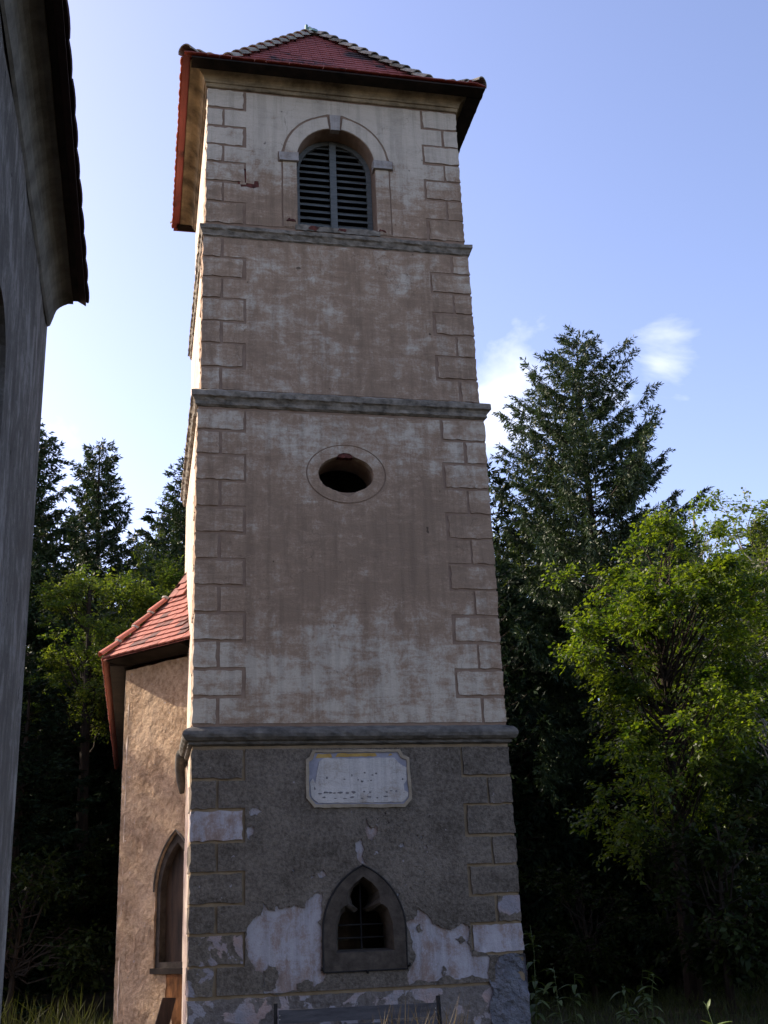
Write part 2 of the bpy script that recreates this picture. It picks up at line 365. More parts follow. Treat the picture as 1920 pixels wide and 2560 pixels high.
# ------------------------------------------------------------------ the bell tower
rng = random.Random(7)
D = 4.17
T = empty('bell_tower', (0, 2.1, -0.5), 'tall square plastered bell tower with red pyramid roof', 'tower')
ST = [  # z0, z1, half width, front y, joint lines top to bottom, first block long?
    (-0.62, 3.44, 2.100, 0.000, [3.40, 3.002, 2.632, 2.240, 1.872, 1.500, 1.156, 0.795, 0.448], True),
    (3.60, 8.22, 2.100, 0.000, [8.180, 7.837, 7.467, 7.080, 6.692, 6.312, 5.934, 5.564, 5.184, 4.805, 4.428, 4.060, 3.690], True),
    (8.40, 11.06, 2.057, 0.043, [11.03, 10.677, 10.335, 9.975, 9.602, 9.235, 8.850, 8.478], False),
    (11.20, 13.95, 2.025, 0.075, [13.78, 13.417, 13.074, 12.728, 12.405, 12.047, 11.675, 11.29], True)]
def arch_loop(r, cx, zs, zb, n=18, rz=None):
    rz = rz or r
    return [(cx-r, zb)]+[(cx-r*math.cos(PI*k/n), zs+rz*math.sin(PI*k/n)) for k in range(n+1)]+[(cx+r, zb)]
def ell(a, b, cx, cz, n=36, jit=0):
    return [(cx+a*math.cos(2*PI*k/n)*(1+rng.uniform(-jit, jit)), cz+b*math.sin(2*PI*k/n)*(1+rng.uniform(-jit, jit))) for k in range(n)]
GX = 0.055
def gothic(hw, z0, zs, za, n=9):           # pointed arch outline
    R_ = (hw*hw+(za-zs)**2)/(2*hw); out = [(GX-hw, z0)]
    a1 = math.atan2(za-zs, R_-hw)
    for k in range(n+1):
        a = a1*k/n; out.append((GX-hw+R_-R_*math.cos(a), zs+R_*math.sin(a)))
    for k in range(n-1, -1, -1):
        a = a1*k/n; out.append((GX+hw-R_+R_*math.cos(a), zs+R_*math.sin(a)))
    return out+[(GX+hw, z0)]
hole_core = {0: [gothic(.40, .80, 1.18, 1.80)], 1: [ell(.407, .28, 0, 7.243)], 3: [arch_loop(.625, 0, 12.60, 11.37)], 2: []}
LONG, SHORT, G = 1.443, 1.780, .024
walls = []
for k, (z0, z1, hw, fy, zl, first) in enumerate(ST):
    G = .018 if k == 0 else .022
    core = plate('storey_wall', [(-hw, z0), (hw, z0), (hw, z1), (-hw, z1)], hole_core[k], fy, .55, M['joint_low'] if k == 0 else M['joint'], T, rng, .15, .003)
    walls.append(core)
    b = B(); h2 = hw-.004; DD = D-fy
    b.prism([(-h2, .30), (-h2+.5, .30), (-h2+.5, DD-.5), (h2-.5, DD-.5), (h2-.5, .30), (h2, .30), (h2, DD), (-h2, DD)], z0, z1)
    b.build('side_wall', M['side'], T)
    for i in range(len(zl)-1):
        za, zb = zl[i]-.0, zl[i+1]
        lg = (i % 2 == 0) == first
        for sd in (-1, 1):
            e = LONG if lg else SHORT
            e += rng.uniform(-.012, .012); ja, jb = rng.uniform(-.008, .008), rng.uniform(-.008, .008)
            xa, xb = (e+G, hw+.006)
            mat = M['plaster_quoin']
            if k == 0:
                mat = M['roughcast']
                if (sd, i) in ((-1, 2), (1, 6)): mat = M['underlay']
                if (sd, i) in ((-1, 6), (-1, 7), (1, 5), (1, 7)): mat = M['roughcast_peel']
                if sd == 1 and i == 7: continue
            x0, x1 = (xa, xb) if sd == 1 else (-xb, -xa)
            rough_box('quoin_block', x0, x1, fy-(.015 if k else .026)+rng.uniform(-.003, .003), fy+(SHORT-LONG+.33 if not lg else .30), zb+G+ja*.3, za-G+jb*.3, mat, core, rng, .07, .011)
    # field of plaster with toothed edges
    top, bot = zl[0]-G, zl[-1]+G
    left, right = [], []
    for i in range(len(zl)-1):
        lg = (i % 2 == 0) == first
        e = (LONG if lg else SHORT)-G
        a = zl[i]-(G if i == 0 or not lg else -G); c = zl[i+1]+(G if i == len(zl)-2 or not lg else -G)
        left += [(-e, a), (-e, c)]; right += [(e, a), (e, c)]
    outer = left + right[::-1]
    if k == 0:
        fh = [gothic(.525, .665, 1.12, 1.905)]
        plate('limewash_coat', outer, fh, fy-.004, fy+.01, M['underlay'], core, rng, .12, .004)
        def fp(pts, s, ox, oy):            # outlines of the flaked patches, metres on the wall
            return [(ox+x*s, oy+z*s) for x, z in pts]
        pl = [(-1.40,1.22),(-1.33,1.32),(-1.23,1.36),(-1.22,1.52),(-1.14,1.42),(-1.06,1.40),(-1.03,1.48),(-.97,1.42),(-.80,1.47),(-.69,1.42),(-.63,1.53),(-.55,1.59),(-.46,1.60),(-.47,1.42),(-.53,1.25),(-.50,1.03),(-.475,1.00),(-.475,.72),(-.44,.63),(-.52,.55),(-.75,.50),(-.90,.475),(-1.20,.475),(-1.215,.70),(-1.31,.73),(-1.36,.85),(-1.395,.95)]
        pr_ = [(.585,1.20),(.70,1.25),(.74,1.36),(.86,1.30),(.95,1.17),(1.07,1.12),(1.20,1.11),(1.30,1.16),(1.40,1.14),(1.405,.83),(1.66,.75),(1.62,.50),(1.25,.51),(.85,.49),(.60,.48),(.585,.62)]
        pl = fractal(pl, 3, .20, rng); pr_ = fractal(pr_, 3, .20, rng)
        chips = [[(.12,2.48),(.20,2.36),(.27,2.38),(.26,2.28),(.19,2.20),(.12,2.27),(.10,2.36)], [(-.02,2.20),(.05,2.24),(.09,2.10),(.06,2.02),(.13,1.93),(.05,1.93),(-.01,2.00),(-.03,2.10)],
                 [(-1.38,2.60),(-1.26,2.66),(-1.22,2.60),(-1.28,2.55),(-1.37,2.55)], [(-1.39,2.42),(-1.32,2.44),(-1.31,2.36),(-1.37,2.30),(-1.38,2.24),(-1.40,2.30)],
                 [(-.52,1.83),(-.45,1.88),(-.40,1.80),(-.46,1.76)], [(.34,2.54),(.39,2.56),(.38,2.50)], [(.52,2.14),(.60,2.17),(.62,2.12),(.56,2.11)], [(.82,2.25),(.87,2.25),(.85,2.21)], [(.86,2.10),(.90,2.14),(.91,2.08)],
                 [(-.62,1.80),(-.56,1.81),(-.57,1.77)], [(-.84,1.88),(-.80,1.90),(-.81,1.84)], [(.47,1.60),(.53,1.56),(.51,1.50),(.48,1.52)]]
        for _ in range(22):
            cx, cz, s = rng.uniform(-1.3, 1.3), rng.uniform(1.55, 2.5), rng.uniform(.008, .02)
            if abs(cx-GX) < .6 and cz < 2.3: continue
            chips.append([(cx+s*math.cos(a)*rng.uniform(.6, 1.4), cz+s*math.sin(a)*rng.uniform(.6, 1.4)) for a in (0, 1.2, 2.5, 3.8, 5.1)])
        chips = [c for c in chips if not any(inside(c[0], h) for h in (pl, pr_))]
        plate('roughcast_coat', outer, [gothic(.53, .66, 1.12, 1.91), pl, pr_]+[fractal(c, 2, .22, rng) for c in chips], fy-.028, fy+.0, M['roughcast'], core, rng, .5, .003)
        flakes = [[(-1.20,.72),(-1.14,.79),(-1.06,.76),(-1.02,.70),(-1.05,.52),(-1.13,.49),(-1.22,.52)], [(-.80,.56),(-.66,.60),(-.60,.57),(-.62,.50),(-.80,.50)], [(1.02,.60),(1.05,.68),(1.09,.62),(1.05,.55)], [(.72,1.14),(.77,1.18),(.80,1.10),(.75,1.08)], [(1.22,.99),(1.30,1.02),(1.35,.96),(1.28,.93)]]
        for f_ in flakes: plate('roughcast_flake', fractal(f_, 3, .2, rng), [], fy-.022, fy, M['roughcast'], core, rng, .5, .002)
        # plinth below the lowest joint and the cement repair on the right corner
        plate('plinth_coat', [(-hw-.008, -.6), (hw+.008, -.6), (hw+.008, .424), (-hw-.008, .424)], [], fy-.014, fy+.3, M['plinth'], core, rng, .08, .008)
        plate('cement_repair', [(1.66,.60),(1.72,.68),(1.78,.76),(1.92,.79),(2.118,.78),(2.125,.3),(2.13,-.5),(1.62,-.5),(1.64,-.1),(1.60,.15),(1.66,.35),(1.63,.48)], [], fy-.035, fy+.35, M['cement'], core, rng, .06, .010, .035, .06)
    elif k == 1:
        plate('plaster_panel', outer, [ell(.578, .452, 0, 7.245)], fy-.009, fy+.01, M['plaster'], core, rng, .12, .005)
        ring = [(x, z) for x, z in ell(.402, .277, 0, 7.243, 36, .012)]
        ring[27] = (.02, 6.90); ring[26] = (-.07, 6.93); ring[28] = (.10, 6.945); ring[22] = (-.35, 7.05)
        ring[9] = (-.03, 7.57); ring[10] = (-.09, 7.55); ring[8] = (.06, 7.56)
        ow = plate('oval_window_surround', ell(.560, .435, 0, 7.245), [ring], fy-.012, fy+.12, M['plaster'], T, rng, .08, .004)
        plate('chipped_brick', [(-.12,7.50),(-.10,7.60),(.0,7.61),(.08,7.56),(.10,7.50)], [], fy-.004, fy+.1, M['brick'], ow, rng, .03, .006)
        rough_box('loose_stone', -.055, .105, fy+.02, fy+.14, 6.925, 6.965, M['mortar'], ow, rng, .05, .006)
    elif k == 2:
        plate('plaster_panel', outer, [], fy-.009, fy+.01, M['plaster'], core, rng, .12, .005)
        plate('chipped_brick', [(1.96,8.47),(2.066,8.47),(2.066,8.66),(2.01,8.63),(2.0,8.56),(1.95,8.53)], [], fy-.012, fy+.12, M['brick'], core, rng, .03, .008)
    else:
        hole = [(-1.50,12.26),(-1.45,12.29),(-1.44,12.06),(-1.30,12.05),(-1.29,12.11),(-1.23,12.11),(-1.22,12.01),(-1.30,11.97),(-1.42,11.99),(-1.50,11.98),(-1.52,12.08)]
        oa = [(-.872, 11.33)]+[(-.872, 12.50)]+[(-.925, 12.50), (-.925, 12.70), (-.872, 12.71)]+[(-.866*math.cos(PI*j/20), 12.62+.866*math.sin(PI*j/20)) for j in range(2, 9)]+[(-.125, 13.50), (.125, 13.50)]+[(-.866*math.cos(PI*j/20), 12.62+.866*math.sin(PI*j/20)) for j in range(12, 19)]+[(.872, 12.71), (.925, 12.70), (.925, 12.50), (.872, 12.50), (.872, 11.33)]
        plate('plaster_panel', outer, [oa, hole], fy-.009, fy+.01, M['plaster'], core, rng, .12, .005)
        plate('chipped_brick', [(-1.55,11.95),(-1.18,11.95),(-1.18,12.32),(-1.55,12.32)], [], fy-.003, fy+.01, M['brick'], core, rng, .05, .005)
        for (cx, cz) in ((.70, 11.38), (-.72, 11.45), (-.38, 11.345), (.05, 11.335)):
            plate('chipped_brick', fractal([(cx-.07*rng.uniform(.6,1.3), cz-.02), (cx+.06, cz-.03), (cx+.08*rng.uniform(.5,1.3), cz+.01), (cx-.03, cz+.03)], 3, .25, rng), [], fy-.026, fy+.02, M['brick'], core, rng, .3, .002)

# string courses and cornice, swept round the tower
def sweep(name, prof, hw, yf, mat, parent, jit=.006, step=.22, seed=1):
    r = random.Random(seed); yb = D-yf
    path = []; cs = [(-hw, yf), (hw, yf), (hw, yb), (-hw, yb)]; nr = [(-1, -1), (1, -1), (1, 1), (-1, 1)]
    for i in range(4):
        a, b = cs[i], cs[(i+1) % 4]; L = math.hypot(b[0]-a[0], b[1]-a[1]); n = int(L/step)
        for j in range(n):
            t = j/n; o = nr[i] if j == 0 else ((0, -1), (1, 0), (0, 1), (-1, 0))[i]
            path.append((a[0]+(b[0]-a[0])*t, a[1]+(b[1]-a[1])*t, o))
    vs_, fs = [], []; m = len(prof); n = len(path)
    for (x, y, o) in path:
        for (d, z) in prof:
            dd = d+(r.uniform(-jit, jit) if d > .01 else 0)
            vs_.append((x+o[0]*dd, y+o[1]*dd, z+r.uniform(-jit, jit)*.6))
    for i in range(n):
        for j in range(m-1):
            fs.append((i*m+j, ((i+1) % n)*m+j, ((i+1) % n)*m+j+1, i*m+j+1))
    return mesh(name, vs_, fs, mat, parent)
sweep('string_course', [(-.05, 3.70), (.02, 3.665), (.075, 3.645), (.115, 3.61), (.13, 3.565), (.122, 3.525), (.09, 3.49), (.055, 3.475), (.05, 3.445), (.012, 3.425), (-.05, 3.42)], 2.10, 0, M['stone_dark'], T, .007, .09, 1)
sweep('string_course', [(-.05, 8.49), (.02, 8.465), (.085, 8.425), (.095, 8.415), (.098, 8.335), (.07, 8.315), (.05, 8.275), (.045, 8.225), (.012, 8.20), (-.05, 8.19)], 2.10, 0, M['stone_pale'], T, .009, .08, 2)
sweep('string_course', [(-.05, 11.27), (.04, 11.225), (.075, 11.21), (.075, 11.15), (.05, 11.13), (.035, 11.075), (.035, 11.05), (.008, 11.03), (-.05, 11.02)], 2.045, .055, M['stone_pale'], T, .009, .08, 3)
cav = [(-.05, 13.78), (.02, 13.79), (.035, 13.80), (.035, 13.855), (.055, 13.862)]+[(.055+.235*(1-math.cos(PI/2*j/8)), 13.862+.175*math.sin(PI/2*j/8)) for j in range(1, 9)]+[(.29, 14.045), (.0, 14.05)]
sweep('cornice', cav, 2.025, .075, M['cornice'], T, .004, .2, 4)
b = B(); b.tube([(-2.19, 1.35, 3.52), (-2.195, 1.6, 3.47), (-2.19, 1.78, 3.36), (-2.17, 1.86, 3.2), (-2.15, 1.90, 3.05)], [.075, .075, .07, .06, .035], 8)
b.build('string_course_end', M['stone_dark'], T, smooth=True)

# belfry window
fy = .075
bw = B()
arc = lambda r, zs, n=20: [(-r*math.cos(PI*j/n), zs+r*math.sin(PI*j/n)) for j in range(n+1)]
fr = plate('belfry_window', arch_loop(.622, 0, 12.60, 11.36), [arch_loop(.545, 0, 12.60, 11.44)], fy+.30, fy+.37, M['louvre'], T, rng, .2, 0)
bx = B(); bx.box(-.052, .052, fy+.275, fy+.36, 11.40, 13.19); bx.build('mullion', M['louvre'], fr)
bx = B(); bx.box(-.60, .60, fy+.29, fy+.38, 11.35, 11.42); bx.build('sill_board', M['louvre'], fr)
zz = 11.47; j = 0
while zz < 13.12:
    w = .548 if zz < 12.60 else math.sqrt(max(.0, .548**2-(zz-12.60)**2))
    if w > .12:
        for sd in (-1, 1):
            bx = B(); x0, x1 = (.045, w+.01) if sd == 1 else (-w-.01, -.045)
            dz = rng.uniform(-.006, .006); h = .105
            bx.add([(x0, fy+.302, zz+dz), (x1, fy+.302, zz+dz+rng.uniform(-.004, .004)), (x1, fy+.318, zz+dz), (x0, fy+.318, zz+dz),
                    (x0, fy+.385, zz+h+dz), (x1, fy+.385, zz+h+dz), (x1, fy+.40, zz+h+dz), (x0, fy+.40, zz+h+dz)],
                   [(0,3,2,1),(4,5,6,7),(0,1,5,4),(1,2,6,5),(2,3,7,6),(3,0,4,7)])
            bx.build('louvre_slat', M['louvre'], fr)
    zz += .122; j += 1
a_out, a_in = arc(.824, 12.62), arc(.63, 12.60)
for lo, hi in ((0, 9), (11, 20)):
    plate('arch_moulding', a_out[lo:hi+1]+a_in[lo:hi+1][::-1], [], fy-.022, fy+.05, M['plaster_quoin'], fr, rng, .08, .003)
plate('keystone', [(-.072, 13.19), (.072, 13.19), (.088, 13.475), (-.088, 13.475)], [], fy-.040, fy+.06, M['trim'], fr, rng, .08, .003)
for sd in (-1, 1):
    xs = sorted((sd*.60, sd*.905))
    rough_box('impost_block', xs[0], xs[1], fy-.055, fy+.12, 12.525, 12.675, M['trim'], fr, rng, .1, .006)
    xs = sorted((sd*.632, sd*.845))
    plate('pilaster_strip', [(xs[0], 11.33), (xs[1], 11.33), (xs[1], 12.52), (xs[0], 12.52)], [], fy-.014, fy+.05, M['plaster_quoin'], fr, rng, .1, .005)
plate('window_sill', [(-.66, 11.28), (.66, 11.28), (.67, 11.37), (.3, 11.385), (-.1, 11.365), (-.66, 11.38)], [], fy-.022, fy+.40, M['stone_pale'], fr, rng, .05, .010)

# gothic window
outl = gothic(.515, .675, 1.12, 1.895)
prof_f = [(.37, .885), (.36, 1.21), (.30, 1.39), (.245, 1.432), (.215, 1.440), (.205, 1.455), (.21, 1.52), (.195, 1.60), (.12, 1.69), (0, 1.775)]
prof_b = [(.315, .915), (.305, 1.20), (.26, 1.33), (.20, 1.372), (.09, 1.352), (.042, 1.388), (.112, 1.45), (.138, 1.55), (.10, 1.64), (0, 1.712)]
def sym(pf): return [(GX-x, z) for x, z in pf]+[(GX+x, z) for x, z in pf[-2::-1]]
lf, lb = sym(prof_f), sym(prof_b)
gw = plate('gothic_window', outl, [lf], -.045, .12, M['frame_stone'], T, random.Random(3), 9, 0)
n = len(lf); vs_ = [(x, -.044, z) for x, z in lf]+[(x, .15, z) for x, z in lb]+[(x, .34, z) for x, z in lb]
fs = [(i, (i+1) % n, n+(i+1) % n, n+i) for i in range(n)]+[(n+i, n+(i+1) % n, 2*n+(i+1) % n, 2*n+i) for i in range(n)]
mesh('tracery', vs_, fs, M['frame_stone'], gw)
for pts in ([(GX+.01, .26, .91), (GX+.01, .26, 1.72)], [(GX-.33, .26, 1.205), (GX+.33, .26, 1.205)], [(GX-.33, .26, 1.05), (GX+.33, .26, 1.05)]):
    b = B(); b.tube(pts, .011, 6); b.build('iron_bar', M['iron'], gw)
b = B(); o2 = gothic(.527, .668, 1.12, 1.91)
b.tube([(x, -.040, z) for x, z in o2]+[(o2[0][0], -.040, o2[0][1])], .013, 5); b.build('iron_rim', M['iron'], gw)
for x in (GX-.545, GX+.55, GX+.02):
    b = B(); z = .70 if abs(x-GX) > .1 else .645; b.tube([(x, .03, z), (x, -.06, z), (x, -.075, z+.03)], .014, 5); b.build('iron_peg', M['iron'], gw)

# plaque
pq = [(-.65,2.75),(-.65,3.24),(-.60,3.27),(-.56,3.36),(.60,3.36),(.64,3.28),(.72,3.25),(.735,2.72),(.64,2.615),(-.55,2.63)]
pqi = [(-.61,2.77),(-.61,3.21),(-.56,3.235),(-.525,3.325),(.57,3.325),(.605,3.25),(.685,3.22),(.695,2.74),(.62,2.655),(-.53,2.67)]
M['plq_rim'] = mat_simple('plaque_rim', (.22, .18, .125), (.33, .285, .215), 5, .95, .1, .5, 40)
M['plq_blue'] = mat_simple('plaque_blue_grey', (.20, .205, .24), (.30, .30, .34), 6, .9, .1, .3, 40)
M['plq_ochre'] = mat_simple('plaque_ochre', (.30, .19, .055), (.44, .30, .10), 6, .9, .1, .3, 40)
M['plq_white'] = mat_plaster('plaque_limewash', (.36, .32, .27), (.46, .44, .41), .12, False, (1.5, 1.5, 4))
M['plq_ink'] = mat_simple('plaque_lettering_remains', (.11, .105, .11), (.22, .21, .21), 20, .9, .1, .2, 40)
rg = random.Random(11)
PQ = plate('inscription_plaque', pq, [pqi], -.052, .01, M['plq_rim'], T, rg, .06, .005)
plate('plaque_ground', pqi, [], -.032, .0, M['plq_blue'], PQ, rg, .08, .004)
plate('plaque_face', [(-.50,3.10),(-.475,3.215),(-.41,3.255),(.0,3.245),(.52,3.25),(.58,3.18),(.685,3.12),(.675,2.96),(.63,2.90),(.64,2.83),(.69,2.80),(.68,2.745),(.60,2.68),(-.50,2.69),(-.58,2.76),(-.60,2.95),(-.56,3.0),(-.53,2.93)], [], -.043, -.01, M['plq_white'], PQ, rg, .05, .006)
for (x0, x1, z0, z1) in ((-.52, -.30, 3.255, 3.31), (-.26, .29, 3.265, 3.312), (.44, .50, 3.275, 3.305)):
    plate('ochre_paint', [(x0, z0), (x1, z0+.008), (x1-.02, z1), (x0+.03, z1)], [], -.037, -.01, M['plq_ochre'], PQ, rg, .05, .006)
def ink(cx, cz, w, h):                      # worn-away remains of painted letters
    pts = [(cx+w*math.cos(a)*rg.uniform(.5, 1.2), cz+h*math.sin(a)*rg.uniform(.5, 1.2)) for a in np.arange(0, 2*PI, PI/4)]
    plate('letter_remnant', pts, [], -.0465, -.03, M['plq_ink'], PQ, rg, 9, 0)
x = -.47
while x < .05: ink(x, 2.81+rg.uniform(-.012, .012), rg.uniform(.02, .04), rg.uniform(.008, .020)); x += rg.uniform(.05, .10)
x = -.42
while x < .50: ink(x, 2.745+rg.uniform(-.01, .012), rg.uniform(.015, .04), rg.uniform(.005, .014)); x += rg.uniform(.08, .15)
for (x, z) in ((.10,2.82),(.18,2.81),(.40,2.81),(.46,2.825),(.53,2.82),(-.05,3.03),(.03,2.97),(.08,2.95),(.16,2.955),(.20,2.96),(.12,3.06),(.22,3.03),(.27,3.05),(-.38,3.0),(-.15,2.98),(.62,2.97),(-.54,2.87)): ink(x, z, rg.uniform(.008, .024), rg.uniform(.008, .02))

# ------------------------------------------------------------------ tiled roofs
def tile_mesh(name, w, l, t, mat):
    b = B(); n = 4; bot = [(-w/2, .012)]+[(-w/2+w*k/n, .0+(.012*((2*k/n-1)**2))) for k in range(1, n)]+[(w/2, .012)]
    pts = bot+[(w/2, l), (-w/2, l)]; m = len(pts)
    b.add([(x, y, 0) for x, y in pts]+[(x, y, t) for x, y in pts], [tuple(range(m))[::-1], tuple(range(m, 2*m))]+[(k, (k+1) % m, m+(k+1) % m, m+k) for k in range(m)])
    me = bpy.data.meshes.new(name); me.from_pydata(b.v, [], b.f); me.materials.append(mat); me.materials.append(M['clay']); me.polygons[0].material_index = 1; me.update()
    return me, b
def basis(ax, ay):
    ax = ax.normalized(); ay = ay.normalized(); az = ax.cross(ay).normalized()
    return Matrix((ax, ay, az)).transposed()
def prof_at(prof, s):                       # prof: (inward d, z); s measured up the slope
    for (d0, z0), (d1, z1) in zip(prof, prof[1:]):
        L = math.hypot(d1-d0, z1-z0)
        if s <= L or (d1, z1) == prof[-1]:
            t = s/L; return d0+(d1-d0)*t, z0+(z1-z0)*t, Vector((0, (d1-d0)/L, (z1-z0)/L))
        s -= L
def prof_len(prof): return sum(math.hypot(b[0]-a[0], b[1]-a[1]) for a, b in zip(prof, prof[1:]))
def tile_face(parent, mid, along, inward, prof, xlim, me, raw, mat, tw, ex, rng, stuff_from=None, budget=None, tilt=.085, skip=None):
    """courses of single tiles on one roof face; xlim(d) -> (xmin, xmax) along the eave"""
    s = 0.0; row = 0; S = prof_len(prof); extra = B(); count = 0
    while s < S-.05:
        d, z, g_ = prof_at(prof, s); x0, x1 = xlim(d+.03)
        x = x0-(tw*.5 if row % 2 else 0)+.01
        up = inward*g_.y+Vector((0, 0, g_.z))
        while x < x1:
            xc = x+tw/2
            if x0+tw*.28 < xc < x1-tw*.28 and not (skip and skip(xc, d)):
                nrm = along.cross(up); 
                if nrm.z < 0: nrm = -nrm
                ay = (up*math.cos(tilt)-nrm*math.sin(tilt)); ax = ay.cross(nrm).normalized()
                R_ = basis(ax, ay) @ Matrix.Rotation(rng.uniform(-.02, .02), 3, 'Z') @ Matrix.Rotation(rng.uniform(-.012, .012), 3, 'X')
                p = mid+along*xc+inward*d+Vector((0, 0, z))+nrm*(.030+rng.uniform(0, .004))+up*rng.uniform(-.008, .008)
                if budget is None or count < budget:
                    o = bpy.data.objects.new('roof_tile', me); reg(o, parent, p); o.rotation_euler = R_.to_euler(); count += 1
                else:
                    extra.add([p+R_ @ Vector(v) for v in raw.v], raw.f)
            x += tw
        s += ex; row += 1
    if extra.v:
        o = extra.build('upper_tile_courses', mat, parent); o['kind'] = 'stuff'
def hip_tiles(parent, pts, n, r, mat, mortar, rng, name='hip_tile', mort=False):
    """overlapping half-round tiles along a polyline, first point at the eave"""
    pts = [Vector(p) for p in pts]; L = [0]
    for a, b in zip(pts, pts[1:]): L.append(L[-1]+(b-a).length)
    def at(s):
        s = max(0, min(L[-1], s))
        for i in range(len(pts)-1):
            if s <= L[i+1]+1e-6: return pts[i].lerp(pts[i+1], (s-L[i])/(L[i+1]-L[i]))
    ex = L[-1]/n
    for i in range(n):
        a, c = at(i*ex-.0), at((i+1)*ex+.05); d = (c-a).normalized() if i else (at(ex)-a).normalized()
        sidev = d.cross(Vector((0, 0, 1))).normalized(); upv = sidev.cross(d).normalized(); b = B(); k = 8
        vs_ = []
        for (q, rr, lift) in ((a, r*1.08, .045), (c, r*.86, .012)):
            for th in (0, .018):
                vs_ += [q+upv*lift+sidev*((rr-th)*math.cos(PI*j/k))+upv*((rr-th)*math.sin(PI*j/k)*.85-.02) for j in range(k+1)]
        m = k+1; fs = []
        for j in range(k):
            fs += [(j, j+1, 2*m+j+1, 2*m+j), (m+j, m+j+1, 3*m+j+1, 3*m+j), (j, j+1, m+j+1, m+j), (2*m+j, 2*m+j+1, 3*m+j+1, 3*m+j)]
        fs += [(0, m, 3*m, 2*m), (k, m+k, 3*m+k, 2*m+k)]
        o = mesh(name, vs_, fs, mat, parent)
        if mort:
            b = B(); e = at((i+1)*ex)
            b.tube([e+upv*.02+sidev*(r*.98*math.cos(PI*j/k))+upv*(r*.98*math.sin(PI*j/k)*.85-.02) for j in range(k+1)], .022, 5)
            b.build('mortar_joint', mortar, o)
rng = random.Random(21)
CX, CY = 0.0, D/2
E0 = 2.455
tprof = [(0, 14.02), (.28, 14.15), (.62, 14.40), (E0-.03, 16.86)]
b = B()
for (x0, x1, y0, y1) in ((-2.30, 2.44, CY-2.44, CY-2.20), (2.20, 2.44, CY-2.19, CY+2.19), (-2.36, 2.36, CY+2.20, CY+2.36)): b.box(x0, x1, y0, y1, 13.985, 14.01)
b.build('eave_shade_board', M['eave_wood'], T)  # dark boards under front and right eaves, standing in for shade
deck = B(); rings = []
for d, z in tprof:
    h = E0-.02-d; rings.append([(CX-h, CY-h, z-.005), (CX+h, CY-h, z-.005), (CX+h, CY+h, z-.005), (CX-h, CY+h, z-.005)])
vs_ = [v for r in rings for v in r]; fs = [(i*4+k, i*4+(k+1) % 4, (i+1)*4+(k+1) % 4, (i+1)*4+k) for i in range(len(rings)-1) for k in range(4)]
RF = mesh('roof', vs_, fs, M['tile_old'], T)
me, raw = tile_mesh('roof_tile', .178, .30, .016, M['tile_old'])
for i, (al, inw, bud) in enumerate(((Vector((1, 0, 0)), Vector((0, 1, 0)), 290), (Vector((0, -1, 0)), Vector((1, 0, 0)), 27), (Vector((0, 1, 0)), Vector((-1, 0, 0)), 27), (Vector((-1, 0, 0)), Vector((0, -1, 0)), 0))):
    mid = Vector((CX, CY, 0))-inw*E0
    tile_face(RF, mid, al, inw, tprof, lambda d: (-(E0-d), E0-d), me, raw, M['tile_old'], .182, .155, rng, budget=bud)
for sx, sy in ((-1, -1), (1, -1), (1, 1), (-1, 1)):
    pts = [(CX+sx*(E0-d), CY+sy*(E0-d), z+.035) for d, z in [(.05, 14.045)]+tprof[1:]]
    hip_tiles(RF, pts, 15, .125, M['hip_old'], M['mortar'], rng)
b = B(); b.tube([(CX-.02, CY-.02, 16.80), (CX, CY, 16.96), (CX, CY, 17.0)], [.22, .13, .02], 10); b.tube([(CX-.13, CY-.08, 16.92), (CX-.13, CY-.08, 17.06)], [.035, .03], 6); b.tube([(CX-.1, CY-.1, 16.94), (CX+.2, CY+.1, 16.94)], [.07, .05], 8)
b.build('ridge_cap', M['copper'], RF)

# ------------------------------------------------------------------ the chapel behind the tower
CH = empty('chapel', (0, 7, -.5), 'low chapel with angled corner, lancet window and sunlit red tile roof behind tower', 'chapel')
P0, P1 = Vector((-2.1, 2.0)), Vector((-3.0, 3.053))
uf = (P1-P0).normalized(); nf = Vector((-uf.y, uf.x))
if nf.y > 0: nf = -nf
plan = [tuple(P0-uf*.45), tuple(P1), (-3.0, 12), (1.6, 12), (1.6, 4.3)]
M['chapel_wall'] = mat_rough('chapel_roughcast', (.25, .165, .100), (.50, .365, .24), 13, 1.0, .05)
SW, S0 = .40, .17                           # lancet half width and its centre along the facet
def lanc(hw, z0, zs, za, cx, n=8):
    R_ = (hw*hw+(za-zs)**2)/(2*hw); out = [(cx-hw, z0)]; a1 = math.atan2(za-zs, R_-hw)
    for k in range(n+1):
        a = a1*k/n; out.append((cx-hw+R_-R_*math.cos(a), zs+R_*math.sin(a)))
    for k in range(n-1, -1, -1):
        a = a1*k/n; out.append((cx+hw-R_+R_*math.cos(a), zs+R_*math.sin(a)))
    return out+[(cx+hw, z0)]
FL = (P1-P0).length
def facet_obj(o):                            # plate coordinates (s, depth, z) -> world; s runs from the corner towards the tower
    for v in o.data.vertices:
        s, y, z = v.co; q = P1-uf*s-nf*y; v.co = (q.x, q.y, z)
    o.data.update(); return o
rng = random.Random(5)
cxs = FL-S0
fw = facet_obj(plate('facet_wall', [(0, -.6), (FL+.45, -.6), (FL+.45, 5.05), (0, 5.05)], [lanc(.41, .74, 1.75, 2.54, cxs)], 0, .30, M['chapel_wall'], CH, rng, .12, .006, .10, .018))
b = B(); b.prism([(-2.945, 2.986), (-3.004, 3.115), (-2.9, 3.2), (-2.85, 3.05)], -.6, 5.05); b.build('corner_plaster', M['side'], CH)
